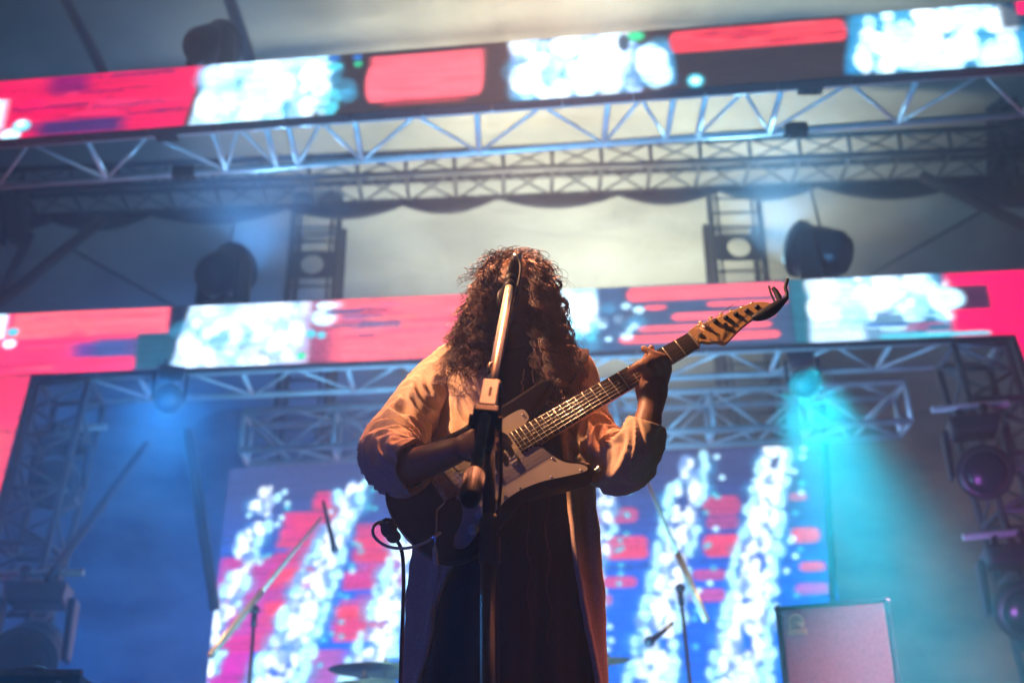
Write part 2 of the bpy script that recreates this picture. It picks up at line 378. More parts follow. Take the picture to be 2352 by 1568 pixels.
def paint_mid(nu, nv, x0, x1):
    p = Paint(x0, x1, 0, 145, nu, nv, 3)
    p.c[:] = DRK
    p.rect(x0, 410, 0, 145, ROSE, 8); p.rect(40, 408, 0, 62, SAL, 10); p.streaks(0, 400, 4, 140, 26, [SAL, ROSE, (.6, .01, .12)], .2, .6)
    p.rect(190, 330, 76, 112, (.10, .06, .35), 60, .95, 0, 16); p.rect(240, 420, 70, 116, (.05, .10, .32), 40, .9, 0, 8)
    p.rect(340, 430, 60, 145, TEAL, 14); p.rect(-90, 22, 0, 60, CYW, 20, .9); p.dot(42, 44, 14, 10, CYA); p.dot(38, 72, 16, 10, CYW)
    p.rect(150, 335, 112, 145, ROSE, 20); 
    # bright block
    p.rect(458, 700, 0, 145, (.75, 1.1, 1.5), 16, 1, .22); p.rect(600, 745, 0, 145, (.9, 1.0, 1.5), 40, .9)
    p.streaks(560, 745, 75, 140, 26, [(.9, .3, .45), (.3, .5, .7), CYW, CYW], .25, .7, 14, 60, 5)
    p.bubbles(440, 740, 0, 145, 46, [WHT, CYW, (1.3, 1.6, 2.2)], 8, 22, (.3, .9))
    p.rect(745, 830, 0, 145, (.03, .10, .22), 16); p.rect(735, 1050, 0, 145, (.75, .06, .12), 70, .55)
    p.bar(750, 830, 4, 20, CYW); p.dot(775, 40, 30, 20, CYW, .9); p.dot(745, 78, 12, 10, CYA); p.dot(770, 82, 10, 8, CYA); p.dot(726, 128, 10, 9, GRN)
    p.rect(800, 1270, 0, 145, SAL, 60); p.streaks(770, 960, 16, 92, 18, [(.10, .12, .30), (.25, .03, .16), (.03, .14, .3)], .5, .9, 50, 150, 6)
    p.streaks(850, 1250, 0, 140, 12, [(1, .22, .2), ROSE], .2, .6)
    p.rect(1262, 1460, 0, 145, (.05, .22, .40), 20); p.bubbles(1270, 1390, 8, 90, 34, [WHT, CYW], 10, 26)
    p.bubbles(1290, 1460, 70, 130, 10, [CYW, CYA], 6, 14, (.5, .9), .8); p.rect(1400, 1470, 0, 145, (.04, .10, .24), 30, .8)
    p.rect(1455, 1830, 0, 145, (.05, .10, .20), 20)
    for a, b, c, d in ((1462, 1832, 2, 36), (1500, 1560, 44, 56), (1640, 1830, 42, 54), (1560, 1800, 66, 84), (1480, 1790, 92, 106), (1440, 1805, 112, 132)): p.bar(a, b, c, d, SAL)
    p.bubbles(1400, 1500, 40, 120, 7, [CYW], 7, 14, (.5, .9), .7)
    p.rect(1832, 1885, 0, 145, (.02, .16, .24), 12)
    p.rect(1880, 2110, 0, 145, (.75, 1.1, 1.5), 22, 1, .1); p.rect(1985, 2245, 78, 145, (.04, .22, .4), 26, .85); p.streaks(1985, 2260, 82, 136, 14, [(.8, .05, .25), CYW, BLU, (.7, .5, .8)], .4, .9, 30, 110, 6)
    p.bubbles(1890, 2180, 0, 90, 46, [WHT, CYW, (.6, 1.3, 1.9)], 8, 28, (.35, .9))
    p.rect(2150, 2252, 0, 84, (.01, .07, .2), 34, .9); p.bubbles(2120, 2210, 20, 82, 16, [CYW, WHT], 8, 20)
    p.rect(2178, x1, 0, 145, RED, 30, 1, 0); p.rect(2165, 2300, 30, 84, (.01, .02, .06), 14, .95); p.dot(2175, 58, 38, 24, CYW); p.dot(2130, 30, 30, 16, CYW)
    p.bar(2010, 2262, 134, 144, CYA); p.rect(2268, x1, 0, 145, RED, 8)
    return p.c
def paint_top(nu, nv, x0, x1):
    p = Paint(x0, x1, 0, 140, nu, nv, 9)
    p.c[:] = (.035, .024, .022)  # brownish haze over the dark zones, put into the display colour
    p.rect(x0, 505, 0, 140, (.85, .0, .09), 12, 1, .25); p.streaks(40, 480, 4, 136, 34, [RED, ROSE, (.30, .0, .10), (.10, .0, .12)], .3, .8)
    p.rect(130, 230, 0, 40, (.12, 0, .14), 60, .8, 0, 18); p.rect(120, 330, 106, 140, (.03, .02, .14), 60, .95, 0, 14)
    p.rect(-90, 30, 46, 120, CYW, 40, .95); p.dot(82, 112, 22, 14, CYA); p.dot(80, 108, 13, 9, CYW); p.dot(58, 132, 24, 14, CYW)
    p.rect(520, 730, 0, 140, (.75, 1.1, 1.5), 20, 1, .25); p.bubbles(510, 790, 6, 140, 60, [WHT, CYW, (.9, 1.3, 2.0), (.7, 1.8, 2.0)], 10, 28, (.3, .9))
    p.bubbles(740, 800, 0, 120, 14, [CYW, WHT], 8, 20); p.bubbles(770, 850, 70, 130, 10, [CYW, CYA], 8, 16)
    p.dot(812, 8, 16, 8, BLU); p.dot(815, 28, 20, 9, CYA); p.dot(868, 10, 11, 7, BLU); p.dot(870, 26, 10, 7, GRN, .8)
    p.bar(885, 1165, 30, 122, SAL); p.rect(900, 1160, 12, 60, SAL, 20, .85); p.rect(930, 1120, 118, 130, (.5, .05, .06), 30, .8)
    p.rect(1225, 1500, 6, 132, (.35, .6, 1.1), 26); p.bubbles(1235, 1500, 6, 130, 58, [WHT, WHT, CYW, (.7, 1.1, 1.9)], 10, 30, (.5, 1)); p.bubbles(1240, 1300, 40, 136, 12, [WHT], 8, 18)
    p.rect(1495, 1590, 30, 130, (.06, .30, .6), 30, .9); p.bubbles(1510, 1560, 40, 110, 12, [WHT, CYW], 10, 22)
    p.dot(1505, 12, 20, 12, GRN); p.dot(1478, 24, 14, 22, TEAL); p.rect(1590, x1, 0, 140, (.040, .024, .022), 14)  # last rect repeats the haze brown in the display colour
    p.bar(1575, 1975, 6, 60, (.95, .06, .08)); p.streaks(1580, 1970, 8, 56, 10, [(1, .12, .14), (.5, .0, .04)], .3, .8)
    p.dot(1630, 124, 18, 15, CYA); p.dot(1630, 124, 11, 9, CYW)
    p.rect(1985, x1, 4, 136, (.01, .22, .55), 20, 1, .25); p.bubbles(2010, 2330, 10, 130, 60, [WHT, CYW, (.8, 1.6, 2.2)], 12, 30, (.6, 1))
    p.bubbles(1985, 2060, 60, 134, 18, [CYW, WHT], 10, 20); p.rect(2300, x1, 0, 60, DRK, 20, .9, 0, 20); p.rect(2340, x1, 0, 30, RED, 8)
    return p.c

mid, mTL, mTR, mh, mn, mx = band('led_screen', 0, 9.0, (722, 620), (864, 764), paint_mid,
                                 'long LED strip screen level with the singer\'s head, showing pink bars', 64, 55)
top, tTL, tTR, th, tn, tx = band('led_screen', 0, 7.0, (187, 3), (312, 154), paint_top,
                                 'uppermost LED strip screen across the top of the picture', 64, 90)

# upright LED panels that close the portal at both ends
def leg_screen(px_in, px_out, label, paint, y):
    (ax, ay), (bx, by) = px_in
    A = J(ax, ay, y); B = J(bx, by, y); d = (B - A) / (A.z - B.z); zb = 1.45
    Bot = A + d * (A.z - zb)
    wv = Vector(px_out)
    t = thing('led_screen', Bot, label, 'led screen')
    L, Rr = (A + wv, A) if wv.x < 0 else (A, A + wv)
    LB, RB = (Bot + wv, Bot) if wv.x < 0 else (Bot, Bot + wv)
    nu, nv = 40, 220
    led_display('display', (L, Rr, RB, LB), nu, nv, paint(nu, nv), t, LED1)
    off = Vector((0, .05, 0))
    for i in range(8):
        a, b = i / 8, (i + 1) / 8 - .004
        q = [lerp(L, LB, a), lerp(Rr, RB, a), lerp(Rr, RB, b), lerp(L, LB, b)]
        vs = [v + Vector((0, .006, 0)) for v in q] + [v + Vector((0, .09, 0)) for v in q]
        MB().add(vs, [(0, 1, 2, 3), (7, 6, 5, 4), (0, 4, 5, 1), (1, 5, 6, 2), (2, 6, 7, 3), (3, 7, 4, 0)]).build('cabinet', M['steel'], t)
    return t
def paint_leftleg(nu, nv):
    p = Paint(0, 100, 0, 600, nu, nv, 4); p.c[:] = (1.0, .04, .13); p.rect(0, 100, 60, 600, (.95, .10, .14), 20, .8)
    for y in (8, 22, 38, 47, 62): p.rect(0, 100, y, y + 2.2, (.45, 0, .1), 4, .7)
    return p.c
def paint_rightleg(nu, nv):
    p = Paint(0, 100, 0, 600, nu, nv, 5); p.c[:] = RED; p.streaks(0, 100, 80, 500, 20, [(.7, 0, .09)], .3, .6); return p.c
yl = lerp(mTL.y, mTR.y, .04); yr = mTR.y
leg_screen(((70, 862), (0, 1125)), (-.62, 0, 0), 'upright pink LED panel at the left end of the portal', paint_leftleg, yl)
leg_screen(((2333, 766), (2400, 960)), (.62, 0, 0), 'upright red LED panel at the right end of the portal', paint_rightleg, yr)

# rear screen
def paint_rear(nu, nv):
    p = Paint(475, 1945, 1020, 1640, nu, nv, 21)
    t = smooth01((p.Y - 1040) / 420)[..., None]
    p.c = np.array((.055, .07, .20)) * (1 - t) + np.array((.0, .15, 1.0)) * t
    PK = (.95, .05, .12)
    def block(x0, x1, y0, y1, n, a0=.9):
        for _ in range(n):
            h = p.rs.uniform(8, 26); y = p.rs.uniform(y0, y1); k = (y - y0) / (y1 - y0)
            sh = -(y - 1100) * .22; wd = p.rs.uniform(.4, 1) * (x1 - x0); x = p.rs.uniform(x0, x1 - wd) + sh
            p.rect(x, x + wd, y - h, y + h, [PK, (1.1, .05, .07), (.8, .02, .2)][p.rs.randint(3)], 16, p.rs.uniform(.4, a0), 0, 6)
    p.rect(475, 575, 1440, 1640, (.8, .0, .42), 20, .95); p.rect(480, 640, 1250, 1480, (.8, .02, .25), 30, .8, .1)
    block(640, 770, 1120, 1470, 26); block(830, 980, 1190, 1450, 22); block(700, 780, 1075, 1130, 3)
    p.rect(700, 800, 1480, 1640, (.62, .10, .40), 50, .8)
    for x0, x1, y0, y1, a in ((1385, 1500, 1160, 1200, .6), (1410, 1520, 1232, 1270, .85), (1380, 1520, 1258, 1290, .95), (1395, 1490, 1330, 1358, .75), (1380, 1430, 1370, 1400, .9),
                              (1645, 1745, 1140, 1190, .6), (1650, 1740, 1190, 1225, .45), (1640, 1740, 1235, 1292, .95), (1610, 1700, 1320, 1346, .6), (1600, 1695, 1366, 1398, .6),
                              (1850, 1905, 1140, 1162, .6), (1845, 1925, 1226, 1265, .95), (1860, 1930, 1310, 1334, .85), (1845, 1935, 1360, 1388, .45)):
        p.bar(x0, x1, y0, y1, (1, .07, .16), a)
    def column(xt, wt, xb, wb, y0=1028, n=150, r=(9, 17)):
        for _ in range(n):
            k = p.rs.uniform(0, 1) ** .9; y = y0 + k * (1640 - y0)
            xc = lerp(xt, xb, k); wd = lerp(wt, wb, k)
            rr = p.rs.uniform(*r); q = p.rs.uniform(-1, 1)
            cc = (1.5, 1.7, 1.9) if abs(q) < .6 else (.75, 1.5, 1.8)
            if p.rs.rand() < .3: p.dot(xc + q * wd * .6, y, rr * 2.2, rr * 2.2, (.06, .42, .85), .35)
            p.dot(xc + q * wd * .5, y, rr, rr * p.rs.uniform(1.1, 1.9), (cc if p.rs.rand() < .72 + .2 * k else (.22, .42, .85)), p.rs.uniform(.65, 1), p.rs.uniform(-.2, .3))
        for _ in range(16):
            k = p.rs.uniform(0, .8); p.dot(lerp(xt, xb, k) + lerp(wt, wb, k) * p.rs.uniform(.6, 1.0), y0 + k * (1640 - y0), 7, 7, CYA if p.rs.rand() < .6 else CYW, .85)
    column(578, 78, 440, 30, 1078, 130, (6, 12)); column(800, 66, 610, 140, 1070, 330, (6, 12)); column(975, 50, 830, 130, 1090, 240, (6, 12))
    column(1430, 60, 1330, 70, 1080, 110, (6, 12)); column(1636, 80, 1490, 120, 1036, 270, (6, 12)); column(1832, 80, 1690, 150, 1026, 330, (6, 12))
    return p.c
YR = 12.0
rTL, rTR = J(527, 1076, YR), J(1885, 1020, YR)
zr = (rTL.z + rTR.z) / 2
rTL, rTR = JZ(527, 1076, zr), JZ(1885, 1020, zr)
rBL, rBR = J(466, 1640, rTL.y), J(1955, 1640, rTR.y)
zb = (rBL.z + rBR.z) / 2; rBL.z = rBR.z = zb
rs_ = thing('led_screen', (rBL + rBR) / 2, 'big rear LED wall behind the singer with columns of white bubbles', 'led screen')
led_display('display', (rTL, rTR, rBR, rBL), 440, 190, paint_rear(440, 190), rs_, led_mat('led_wall_pixels', 1.2, 1, 1))
for i in range(6):
    for j in range(3):
        a, b, c, d = i / 6, (i + 1) / 6 - .002, j / 3, (j + 1) / 3 - .002
        q = [lerp(lerp(rTL, rTR, u), lerp(rBL, rBR, u), v) for u, v in ((a, c), (b, c), (b, d), (a, d))]
        vs = [v + Vector((0, .006, 0)) for v in q] + [v + Vector((0, .1, 0)) for v in q]
        MB().add(vs, [(0, 1, 2, 3), (7, 6, 5, 4), (0, 4, 5, 1), (1, 5, 6, 2), (2, 6, 7, 3), (3, 7, 4, 0)]).build('cabinet', M['steel'], rs_)
for x in (rBL.x + .4, 0, rBR.x - .4):
    MB().tube([(x, 12.15, 1.45), (x, 12.15, rBL.z + .02)], .05).build('leg', M['steel'], rs_)

# ------------------------------------------------------------------ trusses
def truss(label, A, B, dv, hv, bays, m, r=.024, rb=.012, xb=False, rungs=None, group=None, faces='bfr', name='lighting_truss'):
    A, B, dv, hv = Vector(A), Vector(B), Vector(dv), Vector(hv)
    t = thing(name, A, label, 'truss', group)
    for o_ in (Vector((0, 0, 0)), dv, hv, dv + hv):
        MB().tube([A + o_, B + o_], r, 10).build('chord', m, t, True)
    fl = []
    ts = rungs or [i / bays for i in range(bays + 1)]
    for f in faces:
        if f == 'b': fl.append((Vector((0, 0, 0)), dv))
        if f == 'f': fl.append((Vector((0, 0, 0)), hv))
        if f == 'r': fl.append((dv, hv))
        if f == 't': fl.append((hv, dv))
    for o0, e in fl:
        for i, q in enumerate(ts):
            p = lerp(A, B, q) + o0
            MB().tube([p, p + e], rb * 1.35, 8).build('brace', m, t, True)
            if i + 1 < len(ts) and ts[i + 1] - q > .04:
                p2 = lerp(A, B, ts[i + 1]) + o0; pm = (p + p2) / 2
                if xb:
                    segs = [(p, p2 + e), (p + e, p2)]
                else:
                    segs = [(p + e, pm), (pm, p2 + e)]
                for s0, s1 in segs: MB().tube([s0, s1], rb * .8, 6).build('brace', m, t, True)
    return t
# upper portal truss: its underside is seen just below the top screen
zu = J(1176, 250, 7.02).z
A, B = JZ(-90, 341, zu), JZ(2442, 155, zu)
A2, B2 = JZ(-90, 436, zu), JZ(2442, 256, zu)
dv = ((A2 - A) + (B2 - B)) / 2; dv.z = 0; dv = Vector((0, dv.length, 0))
rg = [0, .113, .235, .287, .308, .372, .487, .608, .668, .697, .765, .885, 1]
sh = Vector((0, .16, .16 * (zu - 1.6) / 7.1))
truss('silver truss just under the uppermost LED strip', A + sh, B + sh, dv, (0, 0, .42), 10, M['alu'], .026, .016, rungs=rg, faces='b')
for q in (.192, .79):
    c_ = lerp(A + sh, B + sh, q); tr = [o_ for o_ in col.objects if o_.get('label', '').startswith('silver truss just under')][0]
    for d_ in (Vector((0, 0, 0)), dv):
        cb_ = MB().box(c_ + d_, (.16, .085, .085)); cb_.tube([c_ + d_ - Vector((.03, 0, .07)), c_ + d_ + Vector((-.03, 0, .05))], .012, 8); cb_.tube([c_ + d_ + Vector((.03, 0, -.07)), c_ + d_ + Vector((.03, 0, .05))], .012, 8)
        bevel(cb_.build('coupler', M['steel'], tr), .01, 2)
# portal truss under the middle screen
zm = J(1176, 826, 9.02).z
A, B = JZ(60, 874, zm), JZ(2325, 778, zm)
dvm = JZ(1959, 852, zm).y - lerp(A.y, B.y, .84)
sh = Vector((0, .16, .16 * (zm - 1.6) / 9.1))
truss('silver truss hanging right under the long middle LED strip', A + sh, B + sh, (0, max(.3, dvm), 0), (0, 0, .40), 9, M['alu'], .026, .016, faces='bf')
dvm = max(.3, dvm)
# portal leg trusses
def leg_truss(label, p0, p1, y, sx):
    A = J(*p0, y); B = J(*p1, y); d = (B - A) / (A.z - B.z); Bt = A + d * (A.z - 1.45)
    return truss(label, A, Bt, (0, .42, 0), (sx * .40, 0, 0), 10, M['dark_alu'], .028, .018, faces='bftr')
leg_truss('dark leg truss with two moving heads beside the right red panel', (2312, 792), (2385, 1030), yr + .12, -1)
leg_truss('dark leg truss beside the left pink panel', (88, 880), (18, 1140), yl + .12, 1)
# rear truss with the bright end frame
zq = J(1500, 905, 10.6).z
A, B = J(560, 938, 10.6), J(2078, 876, 10.6); zz = (A.z + B.z) / 2
A, B = JZ(560, 945, zz), JZ(2078, 876, zz); hh = zz - J(2078, 967, B.y).z
truss('pale truss with a squared end hanging over the rear LED wall', A - Vector((0, 0, hh)), B - Vector((0, 0, hh)), (0, .35, 0), (0, 0, hh), 7, M['alu'], .03, .018, faces='bftr')

# dark roof truss (two rows) with the scalloped valance
def level(p0, p1, y):
    z = J(1176, (p0[1] + p1[1]) / 2, y).z; return JZ(*p0, z), JZ(*p1, z)
A, B = level((-60, 440), (2420, 338), 11.6)
A3, B3 = level((-60, 392), (2420, 290), 11.6)
truss('dark cross braced roof truss above the scalloped valance', A, B, (0, .55, 0), (0, 0, A3.z - A.z), 22, M['steel'], .034, .016, xb=True, faces='bf')
A = A + Vector((0, .60, 0)); B = B + Vector((0, .60, 0))
# valance
cusps = [(-120, 520), (120, 512), (345, 497), (662, 482), (925, 474), (1143, 457), (1420, 450), (1650, 441), (1877, 431), (2182, 436), (2480, 440)]
vt = thing('valance', A, 'dark scalloped cloth valance hung along the roof truss', 'valance')
for i in range(len(cusps) - 1):
    (x0, y0), (x1, y1) = cusps[i], cusps[i + 1]; vs = []; n = 18
    for k in range(n + 1):
        q = k / n; x = lerp(x0, x1, q); y = lerp(y0, y1, q) + (26 if i < 9 else 40) * math.sin(math.pi * q) ** .9
        ty = lerp(488, 392, (x + 60) / 2480)
        yy = lerp(A.y, B.y, (x + 60) / 2480) - .05 - .05 * math.sin(math.pi * q) + .015 * math.sin(k * 2.1 + i)
        a = J(x, ty + 8, yy + .04); b = J(x, y, yy - .03)
        vs += [a, lerp(a, b, .5) + Vector((0, -.03 * math.sin(math.pi * q), 0)), b]
    fs = [(3 * k + j, 3 * k + 3 + j, 3 * k + 4 + j, 3 * k + 1 + j) for k in range(n) for j in (0, 1)]
    o = MB().add(vs, fs).build('swag', M['cloth'], vt, True); o.modifiers.new('t', 'SOLIDIFY').thickness = .008

# black drapes closing the wings
def drape(label, x0, x1, ya, yb, y):
    def fn(u, v):
        a = J(lerp(x0, x1, u), lerp(ya, yb, v), y); ph = u * 38
        return (a.x, y + .07 * math.sin(ph + .6 * math.sin(v * 3)) + .03 * math.sin(ph * 2.3), a.z)
    o = sheet('drape', fn, 60, 24, M['cloth']); tag(o, label, 'curtain')
drape('black drape filling the corner at the right end of the valance', 2268, 2480, 165, 436, 11.9)
drape('black drape behind the left end of the valance', -120, 62, 415, 560, 11.9)
# towers with round-holed plates
def tower(label, pts, y, w_px, plates, m):
    """pts: centre px at the top and bottom"""
    (x0, y0), (x1, y1) = pts
    A, B = J(x0, y0, y), J(x1, y1, y); d = (B - A) / (A.z - B.z)
    wd = (J(x1 + w_px / 2, y1, y) - J(x1 - w_px / 2, y1, y)).length
    Bt = A + d * (A.z - 1.45)
    t = thing('tower', Bt, label, 'tower', 'latticed roof towers')
    for sx in (-1, 1):
        for dy in (0, .45):
            o_ = Vector((sx * wd / 2, dy, 0)); MB().tube([A + o_, Bt + o_], .04, 8).build('leg', m, t, True)
            o_ = Vector((sx * (wd / 2 - .085), dy, 0))
            if dy == 0: MB().tube([A + o_, Bt + o_], .018, 8).build('leg', m, t, True)
    zs = []
    for py in plates:
        c = J(lerp(x0, x1, (py - y0) / (y1 - y0)), py, y); zs.append(c.z)
        n = 28; ph, hw, rr = .36, wd / 2, .135; vs = []; ring = []
        for k in range(n):
            a = 2 * math.pi * k / n; ca, sa = math.cos(a), math.sin(a)
            sc = min(hw / max(abs(ca), 1e-6), (ph / 2) / max(abs(sa), 1e-6))
            for yy in (-.045, -.037):
                vs.append(c + Vector((ca * rr, yy, sa * rr * .95))); vs.append(c + Vector((ca * sc, yy, sa * sc)))
        fs = []
        for k in range(n):
            a, b = 4 * k, 4 * ((k + 1) % n)
            fs += [(a, a + 1, b + 1, b), (a + 2, b + 2, b + 3, a + 3), (a, b, b + 2, a + 2), (a + 1, a + 3, b + 3, b + 1)]
        MB().add(vs, fs).build('hole_plate', m, t)
    z = A.z - .2
    while z > 1.6:
        if all(abs(z - q) > .25 for q in zs):
            c = lerp(A, Bt, (A.z - z) / (A.z - Bt.z))
            MB().tube([c - Vector((wd / 2, 0, 0)), c + Vector((wd / 2, 0, 0))], .018, 6).build('rung', m, t, True)
        z -= .20
    return t
tower('latticed tower with round-holed plates, left of the singer', ((750, 210), (712, 690)), 13.2, 108, (335, 437, 612, 800), M['steel'])
tower('latticed tower with round-holed plates, right of the singer', ((1655, 150), (1703, 640)), 13.2, 116, (250, 345, 394, 572, 760), M['steel'])

# ------------------------------------------------------------------ struts, cables
def rod(name, label, cat, p0, y0, p1, y1, r, m, group=None, sag=0.0):
    a, b = J(*p0, y0), J(*p1, y1)
    pts = [lerp(a, b, k / 12) - Vector((0, 0, sag * math.sin(math.pi * k / 12))) for k in range(13)]
    t = MB().tube(pts, r, 8).build(name, m, None, True)
    return tag(t, label, cat, group)
rod('roof_strut', 'thick dark strut rising from the left edge above the middle LED strip', 'strut', (-60, 742), 11.0, (235, 505), 12.0, .06, M['steel'])
rod('roof_strut', 'steeper dark strut at the left edge beside the thicker one', 'strut', (-40, 760), 11.5, (70, 540), 12.0, .05, M['steel'])
rod('roof_strut', 'thick dark strut sloping down to the right edge under the valance', 'strut', (2120, 405), 11.2, (2460, 572), 10.4, .06, M['steel'])
rod('roof_cable', 'thin cable running down left from the right hand strut', 'cable', (2270, 478), 12.0, (2000, 630), 12.6, .016, M['steel'])
rod('roof_cable', 'thin cable falling right, above the left end of the middle LED strip', 'cable', (160, 570), 12.0, (400, 705), 12.6, .016, M['steel'])
rod('roof_cable', 'thin wire above the lamp to the right of the headstock', 'cable', (1862, 432), 10.5, (1888, 540), 9.6, .012, M['steel'])
rod('roof_cable', 'thin wire above the lamp left of the singer', 'cable', (540, 500), 10.5, (520, 600), 9.6, .012, M['steel'])
rod('roof_strut', 'dark roof strut in the top left corner', 'strut', (130, -40), 10.0, (250, 190), 9.0, .05, M['steel'])
rod('roof_strut', 'dark roof strut above the upper lamp at the top left', 'strut', (515, -40), 9.4, (590, 190), 9.0, .06, M['steel'])
rod('stay_strap', 'narrow dark strap slanting down left beside the left lamp', 'strap', (335, 1018), 10.0, (110, 1330), 8.4, .028, M['steel'])
rod('stay_strap', 'broad dark strap slanting down to the left edge of the rear LED wall', 'strap', (432, 985), 10.4, (494, 1400), 10.8, .045, M['steel'])
rod('pole', 'upright dark pole at the right edge of the rear LED wall', 'pole', (1888, 900), 11.6, (1925, 1600), 11.6, .035, M['steel'])

# ------------------------------------------------------------------ moving heads
def moving_head(loc, updir, aim, label, scale=1.0, group='moving head lamps', beam=None, ring=None):
    loc = Vector(loc); up = Vector(updir).normalized(); aim = Vector(aim).normalized()
    t = thing('stage_lamp', loc, label, 'stage lamp', group); s = scale
    side = up.cross(aim); side = side.normalized() if side.length > .1 else Vector((1, 0, 0))
    fw = side.cross(up).normalized()
    rot = Matrix((side, fw, up)).transposed()
    b = MB().box(loc + up * .07 * s, (.36 * s, .26 * s, .13 * s), rot, .86).build('base', M['fixture'], t); bevel(b, .025 * s, 3)
    for sx in (-1, 1):
        c = MB().box(loc - up * .035 * s + side * (.09 * s * sx), (.04 * s, .07 * s, .08 * s), rot); c.ball(loc - up * .08 * s + side * (.09 * s * sx), .035 * s)
        c.build('clamp', M['fixture'], t)
        a = MB().box(loc + up * .27 * s + side * (.205 * s * sx), (.05 * s, .15 * s, .36 * s), rot, .8); bevel(a.build('yoke', M['fixture'], t), .018 * s, 2)
    pv = loc + up * .40 * s
    prof = [(-.21, .06), (-.20, .12), (-.15, .155), (-.02, .17), (.06, .165), (.10, .178), (.16, .182), (.17, .17), (.172, .150)]
    h = MB().lathe(pv, aim, [(a * s, r * s) for a, r in prof], 32).build('head', M['fixture'], t); auto_smooth(h, 40)
    for k in range(6):
        pass
    MB().lathe(pv + aim * .168 * s, aim, [(0, .148 * s), (.012 * s, .145 * s), (.03 * s, .11 * s), (.04 * s, .05 * s), (.042 * s, 0)], 28).build('lens', ring or M['lens'], h, True)
    MB().lathe(pv + aim * .12 * s, aim, [(0, .183 * s), (0, .192 * s), (.03 * s, .192 * s), (.03 * s, .183 * s)], 32).build('ring', M['plastic'], h, True)
    if beam:
        for k, (tg, en, cl, an, bl) in enumerate(beam):
            lamp('beam', 'SPOT', pv + aim * .26 * s, tg, en, cl, .22, an, bl, t)
    return t
def lit_lens(name, c, s):
    m = bpy.data.materials.new(name); m.use_nodes = True; b = m.node_tree.nodes['Principled BSDF']
    b.inputs['Base Color'].default_value = (.05, .05, .05, 1); b.inputs['Emission Color'].default_value = (*c, 1); b.inputs['Emission Strength'].default_value = s; return m
LENS_C = lit_lens('lit_cyan_lens', (.03, .5, .6), .5)
LENS_W = lit_lens('lit_white_lens', (.7, .95, 1), 8)
UP, DN = (0, 0, 1), (0, 0, -1)
CYB = (.05, .80, 1.0)
# standing on the middle portal
pR = J(1895, 700, lerp(mTL.y, mTR.y, .79) + .42); moving_head(pR, UP, (-.75, .45, .42), 'stage lamp tilted up left, standing on the middle truss right of the headstock', 1.25,
    beam=[((pR.x - .3, 6.5, 8.6), 1100, (.30, .75, 1), 120, 1.0)])
pL = J(505, 735, lerp(mTL.y, mTR.y, .23) + .42); moving_head(pL, UP, (.35, .5, .5), 'hazy stage lamp standing on the middle truss left of the singer', 1.15,
    beam=[((pL.x + .3, 6.5, 8.6), 1000, (.20, .55, 1), 120, 1.0)])
pU = J(475, 200, lerp(tTL.y, tTR.y, .22) + .42); moving_head(pU, UP, (.4, .5, .5), 'stage lamp standing on the top truss at the upper left', .95,
    beam=[((pU.x + 1.2, 6.2, 9.6), 170, (.10, .65, 1), 60, 1.0)])
pU2 = J(1390, 200, lerp(tTL.y, tTR.y, .58) + .42); moving_head(pU2, UP, (.1, .6, .5), 'stage lamp behind the top LED strip above the headstock', .7,
    beam=[((pU2.x, 5.8, 10), 800, (.35, .95, .95), 110, 1.0)])
# hanging under the middle portal: the two coloured beams
pC = J(1838, 812, 9.2); tc_ = J(2085, 1568, 4.2)
moving_head(pC, DN, tc_ - pC, 'stage lamp hanging under the middle truss throwing the cyan beam', .6,
    beam=[(tc_, 16000, (.0, .72, .80), 8.5, .9)])
pB = J(395, 846, 9.2); tb_ = J(270, 1568, 4.8)
moving_head(pB, DN, tb_ - pB, 'stage lamp hanging under the middle truss throwing the blue beam', .6,
    beam=[(tb_, 700, (.04, .40, 1), 36, 1.0)])
# on the portal legs, hung from short pipes
def cross_pipe(p0, p1, y, label):
    a, b = J(*p0, y), J(*p1, y); o = MB().tube([a, b], .026, 14).build('pipe', M['alu'], None, True)
    auto_smooth(o); tag(o, label, 'pipe', 'short pipes clamped to the portal legs'); return a, b
yy = yr - .15
cross_pipe((2140, 941), (2316, 926), yy, 'short pipe above the upper right moving head'); cross_pipe((2212, 1233), (2400, 1217), yy, 'short pipe above the lower right moving head')
moving_head(J(2232, 962, yy), DN, (-.20, -1, -.42), 'moving head hung from the upper right pipe', 1.0)
moving_head(J(2318, 1256, yy), DN, (-.15, -1, -.42), 'moving head hung from the lower right pipe', 1.05)
yy = yl - .15
cross_pipe((-60, 1320), (192, 1314), yy, 'short pipe above the lower left moving head'); cross_pipe((75, 986), (245, 980), yy + .5, 'short pipe above the upper left moving head')
moving_head(J(150, 1000, yy + .5), DN, (.1, -1, -.5), 'moving head hung from the upper left pipe', 1.0)
moving_head(J(92, 1340, yy), DN, (.1, -1, -.6), 'moving head hung from the lower left pipe', 1.25)

